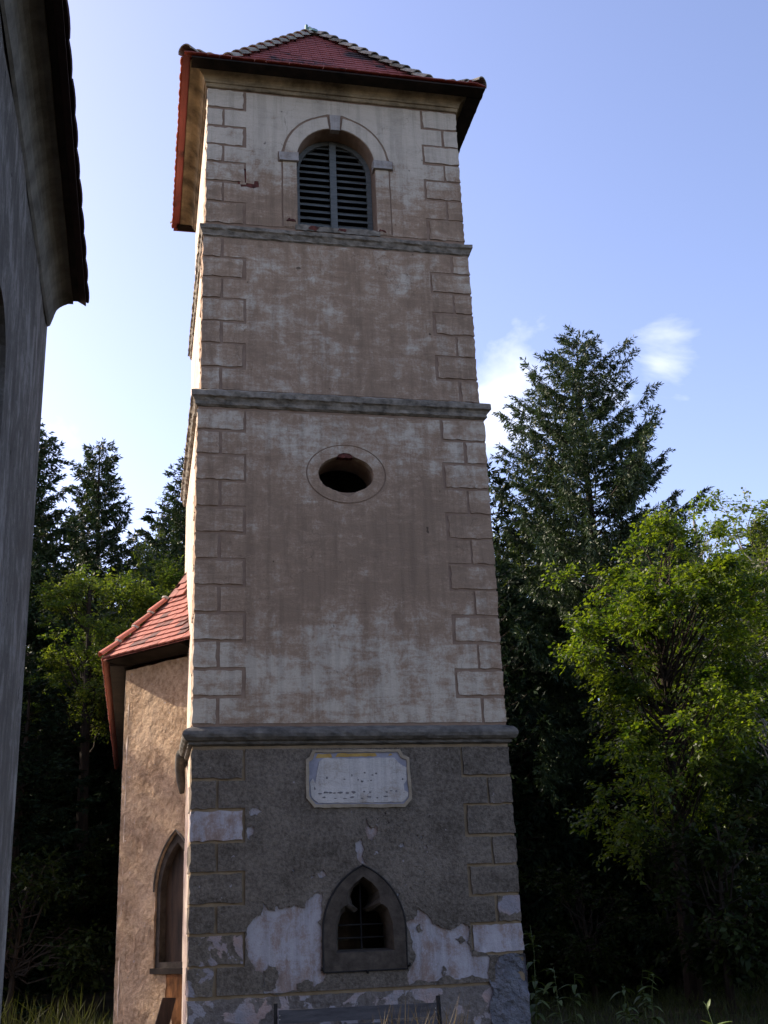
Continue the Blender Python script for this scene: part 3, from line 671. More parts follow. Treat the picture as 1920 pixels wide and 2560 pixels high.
b = B(); b.prism([(-3.0, 3.06), (-2.6, 3.3), (-2.6, 15.1), (1.2, 15.1), (1.2, 4.2), (1.6, 4.2), (1.6, 15.5), (-3.0, 15.5)], -.6, 5.05); b.build('nave_wall', M['side'], CH)  # nave lengthened at the back to shade trees on the right
lw = facet_obj(plate('lancet_window', lanc(.415, .72, 1.75, 2.55, cxs), [lanc(.335, .82, 1.73, 2.40, cxs)], .03, .16, M['frame_stone'], CH, rng, 9, 0))
facet_obj(plate('window_board', lanc(.37, .78, 1.74, 2.47, cxs), [], .14, .17, M['dark'], lw, rng, 9, 0))
facet_obj(plate('window_sill', [(cxs-.43, .67), (cxs+.44, .67), (cxs+.44, .745), (cxs-.43, .745)], [], -.05, .15, M['eave_wood'], lw, rng, .1, .004))
b = B(); hd = lanc(.435, 1.0, 1.75, 2.57, cxs)
b.tube([(s, -.012, z) for s, z in hd[1:-1]], .014, 5); facet_obj(b.build('hood_moulding', M['stone_dark'], lw))
M['rust'] = mat_simple('rust_stain', (.07, .032, .014), (.20, .085, .03), 5, .9, .1, .5, 30, stretch=(2, 2, .6))
facet_obj(plate('stained_render', [(cxs-.12, .665), (cxs+.4, .665), (cxs+.4, -.3), (cxs+.05, -.3), (cxs+.0, .2), (cxs-.12, .38)], [], -.026, .05, M['rust'], CH, rng, .06, .012, .06, .015))
# roof
RC = None
cprof = [(0, 5.17), (.45, 5.62), (.90, 6.12), (1.30, 6.76), (2.65, 8.9)]
RX = -.7                                    # ridge line
EX = 3.35                                   # eave line of the long side
def hip_pt(d): return (-EX+d, 2.877+.369*d)
def facet_x(d):                             # extent along the facet eave, measured from the hip corner
    h = Vector(hip_pt(d)); base = Vector(hip_pt(0)); return (h-base).dot(-uf)
vs_, fs = [], []
for d, z in cprof:
    h = hip_pt(d); e = Vector(h)-uf*4.0
    vs_ += [(h[0], h[1], z), (e.x, e.y, z), (h[0], 15.8, z), (2*RX-h[0], 4.2, z), (2*RX-e.x, 4.2, z), (2*RX-h[0], 15.8, z)]
for i in range(len(cprof)-1):
    a, c = i*6, (i+1)*6
    # the facet stops at the tower's side
    fs += [(a, a+2, c+2, c), (a+3, a+5, c+5, c+3)]
RC = mesh('roof', vs_, fs, M['tile_new'], CH)
# facet deck, cut off where it meets the tower wall (x = -2.03)
vs_, fs = [], []
for d, z in cprof:
    h = Vector(hip_pt(d)); t = max(0.0, (-2.03-h.x)/(-uf.x)); e = h-uf*t if h.x < -2.03 else h
    vs_ += [(h.x, h.y, z), (e.x, e.y, z)]
fs = [(i*2, i*2+1, i*2+3, i*2+2) for i in range(3)]
mesh('roof_deck', vs_[:8], fs, M['tile_new'], RC)
me, raw = tile_mesh('roof_tile', .166, .24, .022, M['tile_new'])
h0 = Vector(hip_pt(0)); al = Vector((-uf.x, -uf.y, 0)); inw = Vector((-nf.x, -nf.y, 0))
def fxlim(d):
    x0 = facet_x(d); h = Vector(hip_pt(d)); x1 = x0+max(0, (-2.07-h.x)/(-uf.x)); return x0, x1
tile_face(RC, Vector((h0.x, h0.y, 0)), al, inw, cprof[:4], fxlim, me, raw, M['tile_new'], .176, .145, rng, tilt=.13)
tile_face(RC, Vector((-EX, 2.877, 0)), Vector((0, 1, 0)), Vector((1, 0, 0)), cprof, lambda d: (.369*d, 12.9), me, raw, M['tile_new'], .176, .16, rng, budget=110)
tile_face(RC, Vector((2*RX+EX, 4.2, 0)), Vector((0, 1, 0)), Vector((-1, 0, 0)), cprof, lambda d: (0, 11.6), me, raw, M['tile_new'], .176, .16, rng, budget=0)
hp = [(hip_pt(d)[0]-.01, hip_pt(d)[1]-.01, z+.05) for d, z in ((0, 5.17), (.45, 5.62), (.90, 6.12), (.95, 6.19))]
hip_tiles(RC, hp, 4, .085, M['hip_new'], M['mortar'], rng, mort=True)
# eave soffits
b = B(); h = Vector(hip_pt(.05)); e = h-uf*1.65
b.add([(h.x, h.y, 5.16), (e.x, e.y, 5.16), (e.x-nf.x*.36, e.y-nf.y*.36, 5.10), (h.x+.30, h.y+.10, 5.10), (h.x, h.y, 5.19), (e.x, e.y, 5.19), (e.x-nf.x*.36, e.y-nf.y*.36, 5.3), (h.x+.30, h.y+.10, 5.3)], [(0,1,2,3),(4,5,6,7),(0,1,5,4),(1,2,6,5),(2,3,7,6),(3,0,4,7)])
b.build('eave_soffit', M['eave_wood'], CH)
b = B(); b.box(-EX+.10, -2.9, 2.95, 15.7, 5.10, 5.16); b.build('eave_soffit', M['eave_wood'], CH)

# ------------------------------------------------------------------ the building at the left edge
XW, YF = -3.727, -5.0
LB = empty('plastered_building', (XW-4, -14, -.5), 'grey plastered building close by at the left edge, overhanging tiled eave', 'building')
M['lb_wall'] = mat_plaster('old_lime_render', (.115, .106, .094), (.225, .212, .195), .02, False, (5, 5, .9))
b = B(); vs_, fs = [], []
rl = random.Random(4)
# wall facing the tower, slightly uneven
wv, wf = [], []; ny_, nz_ = 60, 30
ys = [YF-20*i/ny_ for i in range(ny_+1)]; zs_ = [-.6+7.3*k/nz_ for k in range(nz_+1)]
wy0, wy1, wz0, wz1 = -8.9, -7.70, 3.2, 5.12
for y in ys:
    for z in zs_: wv.append((XW+.035*noise.noise(Vector((0, y*.7, z*.7)))+.012*noise.noise(Vector((5, y*3, z*3)))-.06*max(0, (2.5-z)/3.1)*0, y, z))
for i in range(ny_):
    for k in range(nz_):
        yc, zc = (ys[i]+ys[i+1])/2, (zs_[k]+zs_[k+1])/2
        if wy0 < yc < wy1 and wz0 < zc < wz1: continue
        wf.append((i*(nz_+1)+k, (i+1)*(nz_+1)+k, (i+1)*(nz_+1)+k+1, i*(nz_+1)+k+1))
mesh('long_wall', wv, wf, M['lb_wall'], LB, smooth=True)
b = B(); b.prism([(XW-.0, YF), (XW-8, YF), (XW-8, YF-20), (XW, YF-20), (XW, YF-19.6), (XW-7.6, YF-19.6), (XW-7.6, YF-.4), (XW-.05, YF-.4)], -.6, 6.7); b.build('end_wall', M['lb_wall'], LB)
# arched window recess
yc, r_ = (wy0+wy1)/2, .46; pts = [(yc-r_, 3.45)]+[(yc-r_*math.cos(PI*k/10), 4.60+r_*math.sin(PI*k/10)) for k in range(11)]+[(yc+r_, 3.45)]
wo = plate('wall_patch', [(wy0-.25, wz0-.3), (wy1+.28, wz0-.3), (wy1+.28, wz1+.3), (wy0-.25, wz1+.3)], [pts], 0, .3, M['lb_wall'], LB, rl, .15, .0)
for v in wo.data.vertices: s, d, z = v.co; v.co = (XW+.035-d, s, z)
wo.data.update()
b = B(); b.box(XW-.34, XW-.30, yc-.6, yc+.6, 3.3, 5.2); b.build('window_pane', M['dark'], LB)
# cavetto cornice and eave
cp = [(0.0, 6.60), (.02, 6.62), (.05, 6.70)]+[(.05+.17*(1-math.cos(PI/2*j/6)), 6.70+.17*math.sin(PI/2*j/6)) for j in range(1, 7)]+[(.225, 6.96), (.0, 7.0), (-.3, 7.0)]
vs_, fs = [], []; n = len(cp); ny_ = 50
for i in range(ny_+1):
    y = YF-20*i/ny_
    for j, (d, z) in enumerate(cp): vs_.append((XW+d+.010*noise.noise(Vector((j*.4, y*1.3, 1))), y+(rl.uniform(-.01, .01) if i == 0 else 0), z+.008*noise.noise(Vector((y*1.1, j*.3, 4)))))
fs = [(i*n+j, (i+1)*n+j, (i+1)*n+j+1, i*n+j+1) for i in range(ny_) for j in range(n-1)]+[tuple(range(n))]
M['lb_corn'] = mat_simple('old_cornice_lime', (.085, .08, .068), (.19, .18, .152), 3, .95, .1, .5, 30)
mesh('cornice', vs_, fs, M['lb_corn'], LB)
EXL = XW+.34; lprof = [(0, 6.92), (.3, 7.10), (4.3, 10.6)]
b = B()
for sgn in (1, -1):
    for (d0, z0), (d1, z1) in zip(lprof, lprof[1:]):
        f = lambda d: (EXL-d) if sgn == 1 else (2*(XW-4)-EXL+d)
        b.add([(f(d0), YF+.03, z0), (f(d0), YF-20, z0), (f(d1), YF-20, z1), (f(d1), YF+.03, z1), (f(d0), YF+.03, z0-.05), (f(d0), YF-20, z0-.05), (f(d1), YF-20, z1-.05), (f(d1), YF+.03, z1-.05)], [(0,1,2,3),(4,5,6,7),(0,3,7,4),(0,1,5,4)])
M['tile_lb'] = mat_simple('eave_tile_dark', (.03, .018, .016), (.075, .04, .034), 5, .85, .2, .4, 40, objrand=.4)
LR = b.build('roof', M['tile_lb'], LB)
b = B(); b.prism([(XW-8, YF), (XW-.2, YF), (XW-4, YF+.001)], 6.6, 6.61)
b.v = [(XW-8, YF-.1, 6.69), (XW, YF-.1, 6.69), (XW-4, YF-.1, 10.3)]; b.f = [(0, 1, 2)]
b.v += [(x, y-.3, z) for x, y, z in b.v]; b.f += [(3, 4, 5), (0, 1, 4, 3), (1, 2, 5, 4), (2, 0, 3, 5)]; b.build('gable_wall', M['lb_wall'], LB)
b = B(); b.box(XW+.10, EXL-.06, YF-20, YF, 6.90, 6.94); b.build('eave_soffit', M['eave_wood'], LB)
me, raw = tile_mesh('roof_tile', .385, .32, .018, M['tile_lb']); me.materials[1] = M['tile_lb']
y = YF-.17
rng = random.Random(9)
for i in range(32):
    o = bpy.data.objects.new('eave_tile', me); reg(o, LR, (EXL+.028+rng.uniform(-.004, .004), y, 6.895+rng.uniform(-.004, .004)))
    o.rotation_euler = (basis(Vector((0, 1, 0)), Vector((-math.cos(.5), 0, math.sin(.5)))) @ Matrix.Rotation(rng.uniform(-.008, .008), 3, 'Z')).to_euler(); y -= .392
# ------------------------------------------------------------------ trees
def blades(base, dirs, length, width, nrm, droop=0.0):
    """leaf-shaped quads: base points, unit directions, lengths, widths, face normals -> (n,4,3)"""
    side = np.cross(dirs, nrm); side /= np.linalg.norm(side, axis=1, keepdims=True)+1e-9
    mid = base+dirs*(length*.45)[:, None]; tip = base+dirs*length[:, None]; tip[:, 2] -= droop*length
    w = (width*.5)[:, None]
    return np.stack([base, mid+side*w, tip, mid-side*w], axis=1)
def unit(v): return v/(np.linalg.norm(v, axis=-1, keepdims=True)+1e-9)
def spruce(seed, H, R, z0, step, dens, blen, bwid, hang=1.0, lean=(0, 0), power=.8):
    """returns trunk builder and foliage quads of a Norway spruce standing at the origin"""
    r = np.random.RandomState(seed); tb = B(); Q = []
    n = 14; cx = lambda z: (lean[0]*(z/H)**2+.06*math.sin(z*.5+seed), lean[1]*(z/H)**2+.06*math.cos(z*.4+seed))
    tb.tube([(cx(H*i/n)[0], cx(H*i/n)[1], H*i/n) for i in range(n+1)], [max(.012, .016*H*(1-i/n)**.9+.01) for i in range(n+1)], 8)
    z = z0
    gap_az = r.uniform(0, 2*PI, 6)
    while z < H-.12:
        fr = (z-z0)/(H-z0); nb = r.randint(4, 7) if fr < .9 else 4
        a0 = r.uniform(0, 2*PI)
        for k in range(nb):
            az = a0+2*PI*k/nb+r.uniform(-.35, .35)
            L = R*((1-fr)**power)*r.uniform(.42, 1.12)+.10; dp_ = (1-fr)*(H-z0); L = min(L, .10+(.42*dp_+.09*dp_**2)*r.uniform(.75, 1.1))
            if r.rand() < .12: L *= r.uniform(.5, .8)
            if r.rand() < .08: L *= 1.2
            el = -.10+.85*fr**1.6+r.uniform(-.1, .1); t = np.linspace(0, 1, 9)
            ox, oy = cx(z); zz_ = z+r.uniform(-step*.4, step*.4)
            dh = np.array([math.cos(az), math.sin(az), 0]); sv = np.array([-math.sin(az), math.cos(az), 0])
            rise = el*t-(.62-.35*fr)*t**2+.46*t**3
            P = np.array([ox, oy, zz_])+np.outer(L*t, dh)+np.outer(L*rise, [0, 0, 1])+np.outer(.05*L*np.sin(t*3+r.uniform(0, 6)), sv)
            if L > .4: tb.tube([tuple(p) for p in P[::2]], [.012*L**.6*(1-.85*q)+.004 for q in t[::2]], 3, False)
            m = max(4, int(L/.085*dens)); ts = np.sqrt(r.uniform(.02, 1, m))
            ts[:3] = (1.0, .98, .95)
            bp = np.stack([np.interp(ts, t, P[:, c]) for c in range(3)], 1)
            # side twigs in the branch plane, plus hanging curtains
            kinds = r.uniform(0, 1, m)
            sg = np.where(r.rand(m) < .5, -1, 1); ang = r.uniform(.55, 1.15, m)
            td = unit(np.cos(ang)[:, None]*dh+(np.sin(ang)*sg)[:, None]*sv+np.array([0, 0, 1.])*r.uniform(-.25, .2, m)[:, None])
            hg = kinds < .42*hang*(1-.75*fr)
            td[hg] = unit(np.array([0, 0, -1.])+r.normal(0, .16, (hg.sum(), 3))+dh*.18)
            tl = (.16+.26*L*(1.08-ts)*.55)*r.uniform(.6, 1.3, m); tl = np.minimum(tl, .85)
            tl[hg] = r.uniform(.22, .62, hg.sum())*(.5+.6*(1-fr)); td[:3] = unit(dh+np.array([0, 0, .25])+r.normal(0, .25, (3, 3))); tl[:3] = .30
            cnt = np.maximum(3, (tl/.036*dens**.5).astype(int)); idx = np.repeat(np.arange(m), cnt)
            q = r.uniform(0, 1, len(idx)); base = bp[idx]+td[idx]*(tl[idx]*q)[:, None]
            sag = np.where(hg[idx], 0, .22)*(tl[idx]*q)**2; base[:, 2] -= sag
            rnd = unit(r.normal(0, 1, (len(idx), 3))); dirs = unit(td[idx]*.9+rnd*.75+np.array([0, 0, -.12]))
            nm = unit(r.normal(0, 1, (len(idx), 3)))
            Q.append(blades(base, dirs, blen*r.uniform(.7, 1.35, len(idx)), bwid*r.uniform(.7, 1.3, len(idx)), nm))
        z += step*r.uniform(.75, 1.25)*(1-.35*fr)
    return tb, np.concatenate(Q)
def broadleaf(seed, H, zc, rx, rz, ncl, nleaf, leaf, flat=.55, csize=.62, hole=.0, droop=.15, lim=.018, bough=5, spread=.2):
    r = np.random.RandomState(seed); tb = B(); Q = []
    nt_ = 8; bend = r.uniform(-.5, .5, 2)
    top = min(H-.6, zc+rz*.55)
    cx = lambda z: np.array([bend[0]*(z/H)**2, bend[1]*(z/H)**2, z])
    tb.tube([tuple(cx(top*i/nt_)) for i in range(nt_+1)], [lim*H*(1-.85*i/nt_)+.01 for i in range(nt_+1)], 8)
    lob = unit(r.normal(0, 1, (9, 3)))
    nbg = max(8, ncl//bough); bg_ = unit(r.normal(0, 1, (nbg, 3))); bf = r.uniform(.10, 1, nbg)**.45
    for c in range(ncl):
        bi = c % nbg; d = unit(bg_[bi]+r.normal(0, spread, 3)); f = bf[bi]*r.uniform(.82, 1.1)
        lump = .74+.30*max(0, np.max(lob @ d)-.45)/.55+r.uniform(-.08, .1)
        p = np.array([d[0]*rx, d[1]*rx, d[2]*rz])*f*lump; p[2] += zc
        p[:2] += bend*.7
        if p[2] < .6: continue
        s0 = cx(max(.8, min(top, p[2]-.75*np.hypot(p[0], p[1])-.2))); mid = s0*.45+p*.55+np.array([0, 0, .18*rx])*.6+r.normal(0, .12, 3)
        m2 = s0*.8+p*.2+r.normal(0, .1, 3); tb.tube([tuple(s0), tuple(m2), tuple(mid), tuple(p)], [.016+.0022*H*r.uniform(.4, 1.3), .018, .013, .005], 4, False)
        cs = csize*r.uniform(.65, 1.3); ns = 9
        sd = unit(r.normal(0, 1, (ns, 3))*np.array([1, 1, flat*.8])+.35*d); sl = cs*r.uniform(.6, 1.15, ns)
        for k in range(0, ns, 2): tb.tube([tuple(p), tuple(p+sd[k]*sl[k])], [.007, .003], 3, False)
        m = int(nleaf*cs/csize); si = r.randint(0, ns, m); q = r.uniform(.08, 1, m)**.75
        base = p+sd[si]*(sl[si]*q)[:, None]+r.normal(0, .05*cs/.6, (m, 3)); base[:, 2] -= .22*(sl[si]*q)**2
        dirs = unit(sd[si]*.6+r.normal(0, .8, (m, 3))*np.array([1, 1, .45])+np.array([0, 0, -droop]))
        nm = unit(np.array([0, 0, 1.])+r.normal(0, .55, (m, 3))-np.array([SDIR.x, SDIR.y, 0])*-.25)
        Q.append(blades(base, dirs, leaf*r.uniform(.5, 1.45, m), leaf*.62*r.uniform(.6, 1.2, m), nm, .12))
    return tb, np.concatenate(Q)
def tree(name, label, cat, at, tb, Q, bark, leafm, crown='crown', group=None, rotz=0):
    t = empty(name, at, label, cat, group, rotz)
    a = tb.build('trunk', bark, t, at); b = quads_mesh(crown, Q, leafm, t, at)
    return t, a, b
def copy_tree(src, name, label, cat, at, rotz, sc, group=None, mats=None):
    t = empty(name, at, label, cat, group, rotz); t.scale = sc
    for s in src[1:]:
        o = s.copy(); col.objects.link(o); o.parent = t; o.location = (0, 0, 0)
    return t
gz = ground_z
# right of the tower
tb, Q = spruce(3, 17.9, 5.0, 2.0, .28, 2.6, .125, .036, 1.3, (.3, 0), .58)
big = tree('spruce_tree', 'tall lone spruce with drooping branches right of the tower', 'tree', (9.45, 14, gz(9.45, 14)-.1), tb, Q, M['bark'], M['needle'])
tb, Q = spruce(8, 14.0, 2.9, .8, .42, 1.2, .20, .075, 1.3, (0, 0), .70)
sp1 = tree('spruce_tree', 'dark spruce in deep shade between tower and the tall spruce', 'tree', (5.9, 12.2, gz(5.9, 12.2)-3.6), tb, Q, M['bark'], M['needle_shade'], group='shaded spruces of the forest edge')
tb, Q = spruce(15, 16.6, 3.0, 2.2, .28, 2.6, .14, .045, 1.1, (0, 0), .72)
sp2 = tree('spruce_tree', 'slim dark spruce rising in the gap between building and tower', 'tree', (-4.45, 24, gz(-4.45, 24)-1.2), tb, Q, M['bark'], M['needle'], group='spruces left of the tower')
tb, Q = broadleaf(6, 9.6, 6.0, 3.2, 3.7, 165, 270, .098, bough=8, spread=.17)
bl1 = tree('broadleaf_tree', 'sunlit yellow-green leafy tree in front of the tall spruce', 'tree', (7.35, 6.3, -.5), tb, Q, M['bark'], M['leaf'])
tb, Q = broadleaf(9, 11.5, 7.2, 3.0, 3.9, 150, 210, .105)
bl2 = tree('broadleaf_tree', 'open leafy tree with pale limbs at the right edge', 'tree', (11.6, 8.6, -.5), tb, Q, M['bark_birch'], M['leaf_dark'])
tb, Q = broadleaf(12, 15.5, 11.5, 1.9, 3.6, 75, 150, .11, .9, .6, droop=.9)
bl3 = tree('birch_tree', 'wispy grey-green birch with hanging twigs behind the right-hand trees', 'tree', (16.6, 20.5, gz(16.6, 20.5)-.4), tb, Q, M['bark_birch'], M['leaf_far'])
tb, Q = broadleaf(17, 13.6, 10.0, 2.0, 3.6, 85, 190, .105)
bl4 = tree('broadleaf_tree', 'pale yellowish tree peeping out beside the tower edge', 'tree', (8.6, 20.2, gz(8.6, 20)-.2), tb, Q, M['bark'], M['leaf_far'])
# left of the tower
copy_tree(sp2, 'spruce_tree', 'spruce half hidden behind the left building edge', 'tree', (-6.7, 21.8, gz(-6.7, 21.8)-1.4), 2.1, (1.2, 1.2, 1.02), 'spruces left of the tower')
copy_tree(sp2, 'spruce_tree', 'spruce half hidden behind the left edge of the tower', 'tree', (-1.35, 21, gz(-1.3, 21)-1.2), 4.0, (1.0, 1.0, .955), 'spruces left of the tower')
copy_tree(bl4, 'broadleaf_tree', 'sunlit yellow-green tree below the slim spruce in the left gap', 'tree', (-4.15, 16.6, gz(-4, 16.6)-.9), 1.0, (.95, .95, .89))
copy_tree(bl4, 'broadleaf_tree', 'leafy tree close beside the left tower edge above chapel roof', 'tree', (-1.5, 18.2, gz(-1, 18.2)-.9), 2.0, (.9, .9, .92))
copy_tree(bl4, 'broadleaf_tree', 'second sunlit leafy tree just left of the chapel roof hip', 'tree', (-2.75, 16.9, gz(-2.7, 16.9)-1.0), 3.0, (.9, .9, .86))
copy_tree(bl2, 'broadleaf_tree', 'thin leafy tree between slim spruce and tower', 'tree', (-2.7, 23.0, gz(-2.7, 23)-.3), 3.4, (.62, .62, 1.22))
# the shaded forest edge
gl = 'shaded spruces of the forest edge'
for (x, y, rz, sx, sz, lab) in ((7.6, 17.0, 1.0, 1.1, 1.0, 'dark spruce standing left of the tall spruce trunk'), (13.2, 17.5, 2.2, 1.15, .92, 'dark spruce behind the sunlit leafy tree'),
                              (15.8, 15.0, 3.1, 1.2, .82, 'dark spruce behind the open tree at the right edge'), (19.5, 21.0, .4, 1.2, .95, 'dark spruce farthest right of the forest edge'),
                              (4.2, 21.0, 5.0, 1.2, .80, 'dark spruce hidden mostly by the tower'), (11.0, 22.5, 4.2, 1.3, .95, 'dark spruce far behind the tall spruce'),
                              (-7.6, 24.5, .8, 1.25, .88, 'dark spruce low beside the left building'), (-5.6, 28.0, 1.9, 1.3, .80, 'dark spruce filling the left gap far behind'),
                              (-2.9, 28.5, 2.7, 1.3, .84, 'dark spruce above the chapel hip far behind'), (-.2, 27.5, 3.6, 1.3, .85, 'dark spruce behind the chapel roof and tower'),
                              (-3.4, 19.8, 5.5, 1.0, .62, 'small dark spruce directly above the chapel hip tiles'), (-5.6, 15.2, .2, .95, .55, 'small dark spruce left of the chapel corner'),
                              (9.4, 10.8, 2.9, .95, .45, 'small dark spruce under the sunlit leafy tree'), (6.6, 15.0, 4.4, 1.0, .72, 'dark spruce close to the right tower edge')):
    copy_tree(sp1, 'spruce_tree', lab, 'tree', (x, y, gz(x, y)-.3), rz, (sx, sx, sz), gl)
# far back row, then unseen trees: chapel dapples, and spruces added for shade
ORD = 'first second third fourth fifth sixth seventh eighth ninth tenth eleventh last'.split(); far_n = [0]
for (x, y, rz, sx, sz) in sorted(((-13, 27, 1, 1.3, 1.0), (-10, 31, 2, 1.3, 1.05), (-6.5, 34, 3, 1.4, 1.0), (-2, 35, 4, 1.4, 1.05), (2.5, 33, 5, 1.4, .9), (5.5, 29, .5, 1.4, .95), (9, 31, 1.5, 1.4, .95), (14, 29, 2.5, 1.4, 1.0), (18, 27, 3.5, 1.4, .95), (22.5, 26, 4.5, 1.4, .95), (17, 33, 5.5, 1.5, 1.0), (25, 30, .2, 1.5, 1.0)), key=lambda q: (q[0]+2.7)/(q[1]+15)):
    k_ = far_n[0]; far_n[0] += 1
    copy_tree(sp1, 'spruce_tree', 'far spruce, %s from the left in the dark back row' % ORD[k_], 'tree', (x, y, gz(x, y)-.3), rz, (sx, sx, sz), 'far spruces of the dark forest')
copy_tree(bl2, 'broadleaf_tree', 'leafy tree behind the left building dappling the chapel wall', 'tree', (-12.0, 9.0, -.5), .7, (.85, .85, 1.05))
for k_, (x, y, sc) in enumerate(((-9.6, 16.6, 1.25), (-11.4, 19.2, 1.35), (-13.2, 16.8, 1.3))):  # unseen spruces added to shade the foot of the right-hand trees
    copy_tree(sp1, 'spruce_tree', '%s unseen spruce added behind the left building for shade on the right-hand trees' % ORD[k_], 'tree', (x, y, gz(x, y)-.3), k_*1.7, (sc, sc, sc), 'spruces added for shade behind the left building')
# understory
tb, Q = broadleaf(31, 3.2, 1.5, 1.5, 1.5, 46, 120, .11, csize=.5)
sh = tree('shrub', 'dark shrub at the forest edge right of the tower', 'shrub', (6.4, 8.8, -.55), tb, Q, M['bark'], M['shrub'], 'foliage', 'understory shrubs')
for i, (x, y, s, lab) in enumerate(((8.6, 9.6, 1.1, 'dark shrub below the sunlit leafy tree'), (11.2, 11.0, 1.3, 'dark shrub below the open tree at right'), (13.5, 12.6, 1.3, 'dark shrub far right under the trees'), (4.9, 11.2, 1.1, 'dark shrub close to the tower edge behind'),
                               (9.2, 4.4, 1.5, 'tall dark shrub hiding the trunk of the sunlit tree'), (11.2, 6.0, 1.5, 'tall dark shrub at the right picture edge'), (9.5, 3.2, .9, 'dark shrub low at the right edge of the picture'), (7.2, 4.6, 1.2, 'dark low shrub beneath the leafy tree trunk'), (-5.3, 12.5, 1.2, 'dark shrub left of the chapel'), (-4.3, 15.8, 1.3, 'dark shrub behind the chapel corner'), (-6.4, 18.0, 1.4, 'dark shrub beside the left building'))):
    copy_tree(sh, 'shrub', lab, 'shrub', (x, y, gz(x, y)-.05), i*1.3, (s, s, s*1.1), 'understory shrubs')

# ------------------------------------------------------------------ bench, plants, grass
BN = empty('park_bench', (-.27, -1.35, -.5), 'dark wooden park bench standing against the tower', 'bench', rotz=-.105)
# bench built in local coordinates: x along, back towards +y
def bpart(name, b, mat): 
    me = bpy.data.meshes.new(name); me.from_pydata(b.v, [], b.f); me.materials.append(mat); me.update()
    o = bpy.data.objects.new(name, me); col.objects.link(o); o.parent = BN; PW[o.name] = Vector((0, 0, 0)); return o
def tilted(b, a):                            # lean the back
    b.v = [(x, y*math.cos(a)-z*math.sin(a)*-1*0+ (z-.42)*math.tan(a), z) for x, y, z in b.v]; return b
for (z0, z1) in ((.52, .655), (.69, .83)):
    b = B(); b.box(-.90, .90, .255, .285, z0, z1); bpart('back_plank', tilted(b, .16), M['bench'])
for y0 in (-.22, -.08, .06):
    b = B(); b.box(-.90, .90, y0, y0+.125, .42, .452); bpart('seat_plank', b, M['bench'])
for x in (-.93, .93):
    b = B(); b.box(x-.022, x+.022, .285, .335, -.02, .90); bpart('back_post', tilted(b, .16), M['iron'])
    b = B(); b.box(x-.022, x+.022, -.22, .30, .375, .417); bpart('seat_bearer', b, M['iron'])
    b = B(); b.box(x-.022, x+.022, -.21, -.16, -.02, .376); bpart('leg', b, M['iron'])
    for z in (.735, .775):
        b = B(); xx = x-.045*(1 if x > 0 else -1); b.tube([(xx, .30+(z-.42)*math.tan(.16)-.05, z), (xx, .30+(z-.42)*math.tan(.16)-.056, z)], .007, 6); bpart('bolt', b, M['mortar'])

def grass(name, n, area, hmin, hmax, mat, seed, label, cat, w=.006):
    r = np.random.RandomState(seed); x = r.uniform(area[0], area[1], n); y = r.uniform(area[2], area[3], n)
    z = np.array([ground_z(a, b_) for a, b_ in zip(x, y)]); base = np.stack([x, y, z-.02], 1)
    dirs = unit(np.array([0, 0, 1.])+r.normal(0, .22, (n, 3))); L = r.uniform(hmin, hmax, n)
    Q = blades(base, dirs, L*.55, np.full(n, w), unit(r.normal(0, 1, (n, 3))))
    b2 = base+dirs*(L*.5)[:, None]; d2 = unit(dirs+r.normal(0, .35, (n, 3))-np.array([0, 0, .15]))
    Q = np.concatenate([Q, blades(b2, d2, L*.55, np.full(n, w*.8), unit(r.normal(0, 1, (n, 3))))])
    o = quads_mesh(name, Q, mat); o['kind'] = 'stuff'; o['label'] = label; o['category'] = cat; return o
grass('dry_grass', 160, (-.15, .70, -2.1, -1.65), .55, 1.05, M['straw'], 1, 'dry straw-coloured grass stalks in front of the bench', 'grass', .010)
grass('tall_grass', 500, (-5.6, -3.4, 3.0, 8.0), .3, .95, M['grass'], 2, 'tall dark grass beside the chapel corner', 'grass', .012)
grass('meadow_grass', 26000, (-4.5, 13, -4.5, 12), .12, .42, M['grass'], 3, 'dark unmown grass around the tower and under the trees', 'grass', .012)
def leaf_mesh(name, L, W_, curl, mat):
    n = 7; vs_, fs = [], []
    for i in range(n+1):
        t = i/n; w = W_*.5*math.sin(PI*min(1, t*.92+.06))**.8*(1-.25*t); y = L*t; z = -curl*L*t*t+.12*L*t
        vs_ += [(-w, y, z+w*.35), (0, y, z), (w, y, z+w*.35)]
        if i: fs += [((i-1)*3, (i-1)*3+1, i*3+1, i*3), ((i-1)*3+1, (i-1)*3+2, i*3+2, i*3+1)]
    k = len(vs_); vs_ += [(x, y, z-.002) for x, y, z in vs_]; fs += [tuple(q+k for q in f) for f in fs]
    me = bpy.data.meshes.new(name); me.from_pydata(vs_, [], fs); me.materials.append(mat); me.polygons.foreach_set('use_smooth', [True]*len(me.polygons)); me.update(); return me
def herb(name, label, at, stem, leaves, me, mat, group=None):
    """stem: local points; leaves: (height fraction, azimuth, pitch, size)"""
    t = empty(name, at, label, 'plant', group); at = Vector(at); stem = [Vector(p) for p in stem]
    b = B(); b.tube(stem, [.006*(1-.5*i/(len(stem)-1)) for i in range(len(stem))], 5); b.build('stem', mat, t, at)
    for (f, az, pt, s) in leaves:
        q = f*(len(stem)-1); i = min(int(q), len(stem)-2); p = stem[i].lerp(stem[i+1], q-i)
        share('leaf', me, t, at+p, (pt, 0, az), (s, s, s))
    return t
lm = leaf_mesh('leaf', .20, .085, .55, M['plant']); lm2 = leaf_mesh('leaf', .20, .075, .12, M['plant'])
rng = random.Random(17)
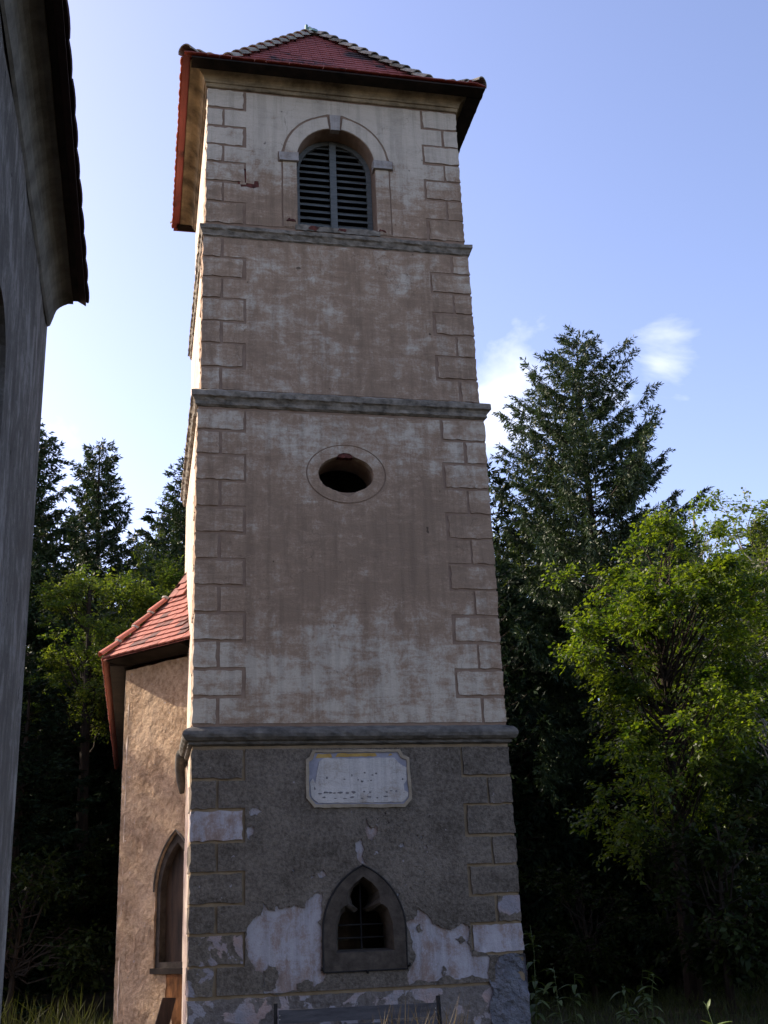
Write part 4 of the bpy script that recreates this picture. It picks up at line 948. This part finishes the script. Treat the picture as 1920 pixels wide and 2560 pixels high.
spots = ((2.24, .15, 1.62, 'tall leafy weed hugging the right tower corner'), (2.52, -.1, 1.10, 'leafy weed just right of the tower foot'), (2.85, .3, .98, 'second leafy weed right of the tower foot'), (2.45, .6, 1.05, 'weed with curled leaves behind the tower corner'), (3.45, .2, .85, 'low leafy weed in the dark grass right of the tower'), (3.95, .5, .92, 'leafy weed with a pale top farther right'), (3.2, -.6, .70, 'low weed nearest the bottom edge right of tower'), (4.3, 1.4, .95, 'weed standing alone in the shade at right'))
for (x, y, h, lab) in spots:
    st = [(0, 0, -.02)]; 
    for i in range(1, 6): st.append((st[-1][0]+rng.uniform(-.03, .03), st[-1][1]+rng.uniform(-.03, .03), h*i/5))
    lv = [(rng.uniform(.4, 1.0), rng.uniform(0, 2*PI), rng.uniform(-.2, .5), rng.uniform(.6, 1.15)) for _ in range(13)]
    herb('leafy_weed', lab, (x, y, -.5), st, lv, lm, M['plant'], 'weeds at the tower foot')
M['seedling'] = mat_leaf('seedling_leaf', (.10, .15, .05), (.18, .24, .09), .35, 3, .4)
lm3 = leaf_mesh('leaf', .20, .075, .12, M['seedling'])
herb('seedling', 'single pale seedling with upright leaves at the lower right', (2.62, -4.0, -.5), [(0, 0, -.02), (.0, 0, .45), (.01, 0, .66), (-.02, 0, .78), (-.035, 0, .86)],
     [(.5, PI/2+.3, .45, .85), (.5, -PI/2-.2, .25, .95), (.86, -PI/2+.5, 1.0, .55), (.9, PI/2-.6, 1.1, .35), (.22, 1.0, .3, .8), (.22, -2.0, .3, .8)], lm3, M['seedling'])
LP = B(); LP.add([(-.10, -.012, 0), (.10, -.012, 0), (.10, .012, 0), (-.10, .012, 0), (-.08, -.012, 1.0), (.09, -.012, 1.05), (.09, .012, 1.05), (-.08, .012, 1.0)], [(0,3,2,1),(4,5,6,7),(0,1,5,4),(1,2,6,5),(2,3,7,6),(3,0,4,7)])
o = LP.build('leaning_board', M['dark'], None, (-2.55, .55, -.5)); o.rotation_euler = (-.25, .35, .3); o['label'] = 'dark board leaning in the corner below the lancet window'; o['category'] = 'board'
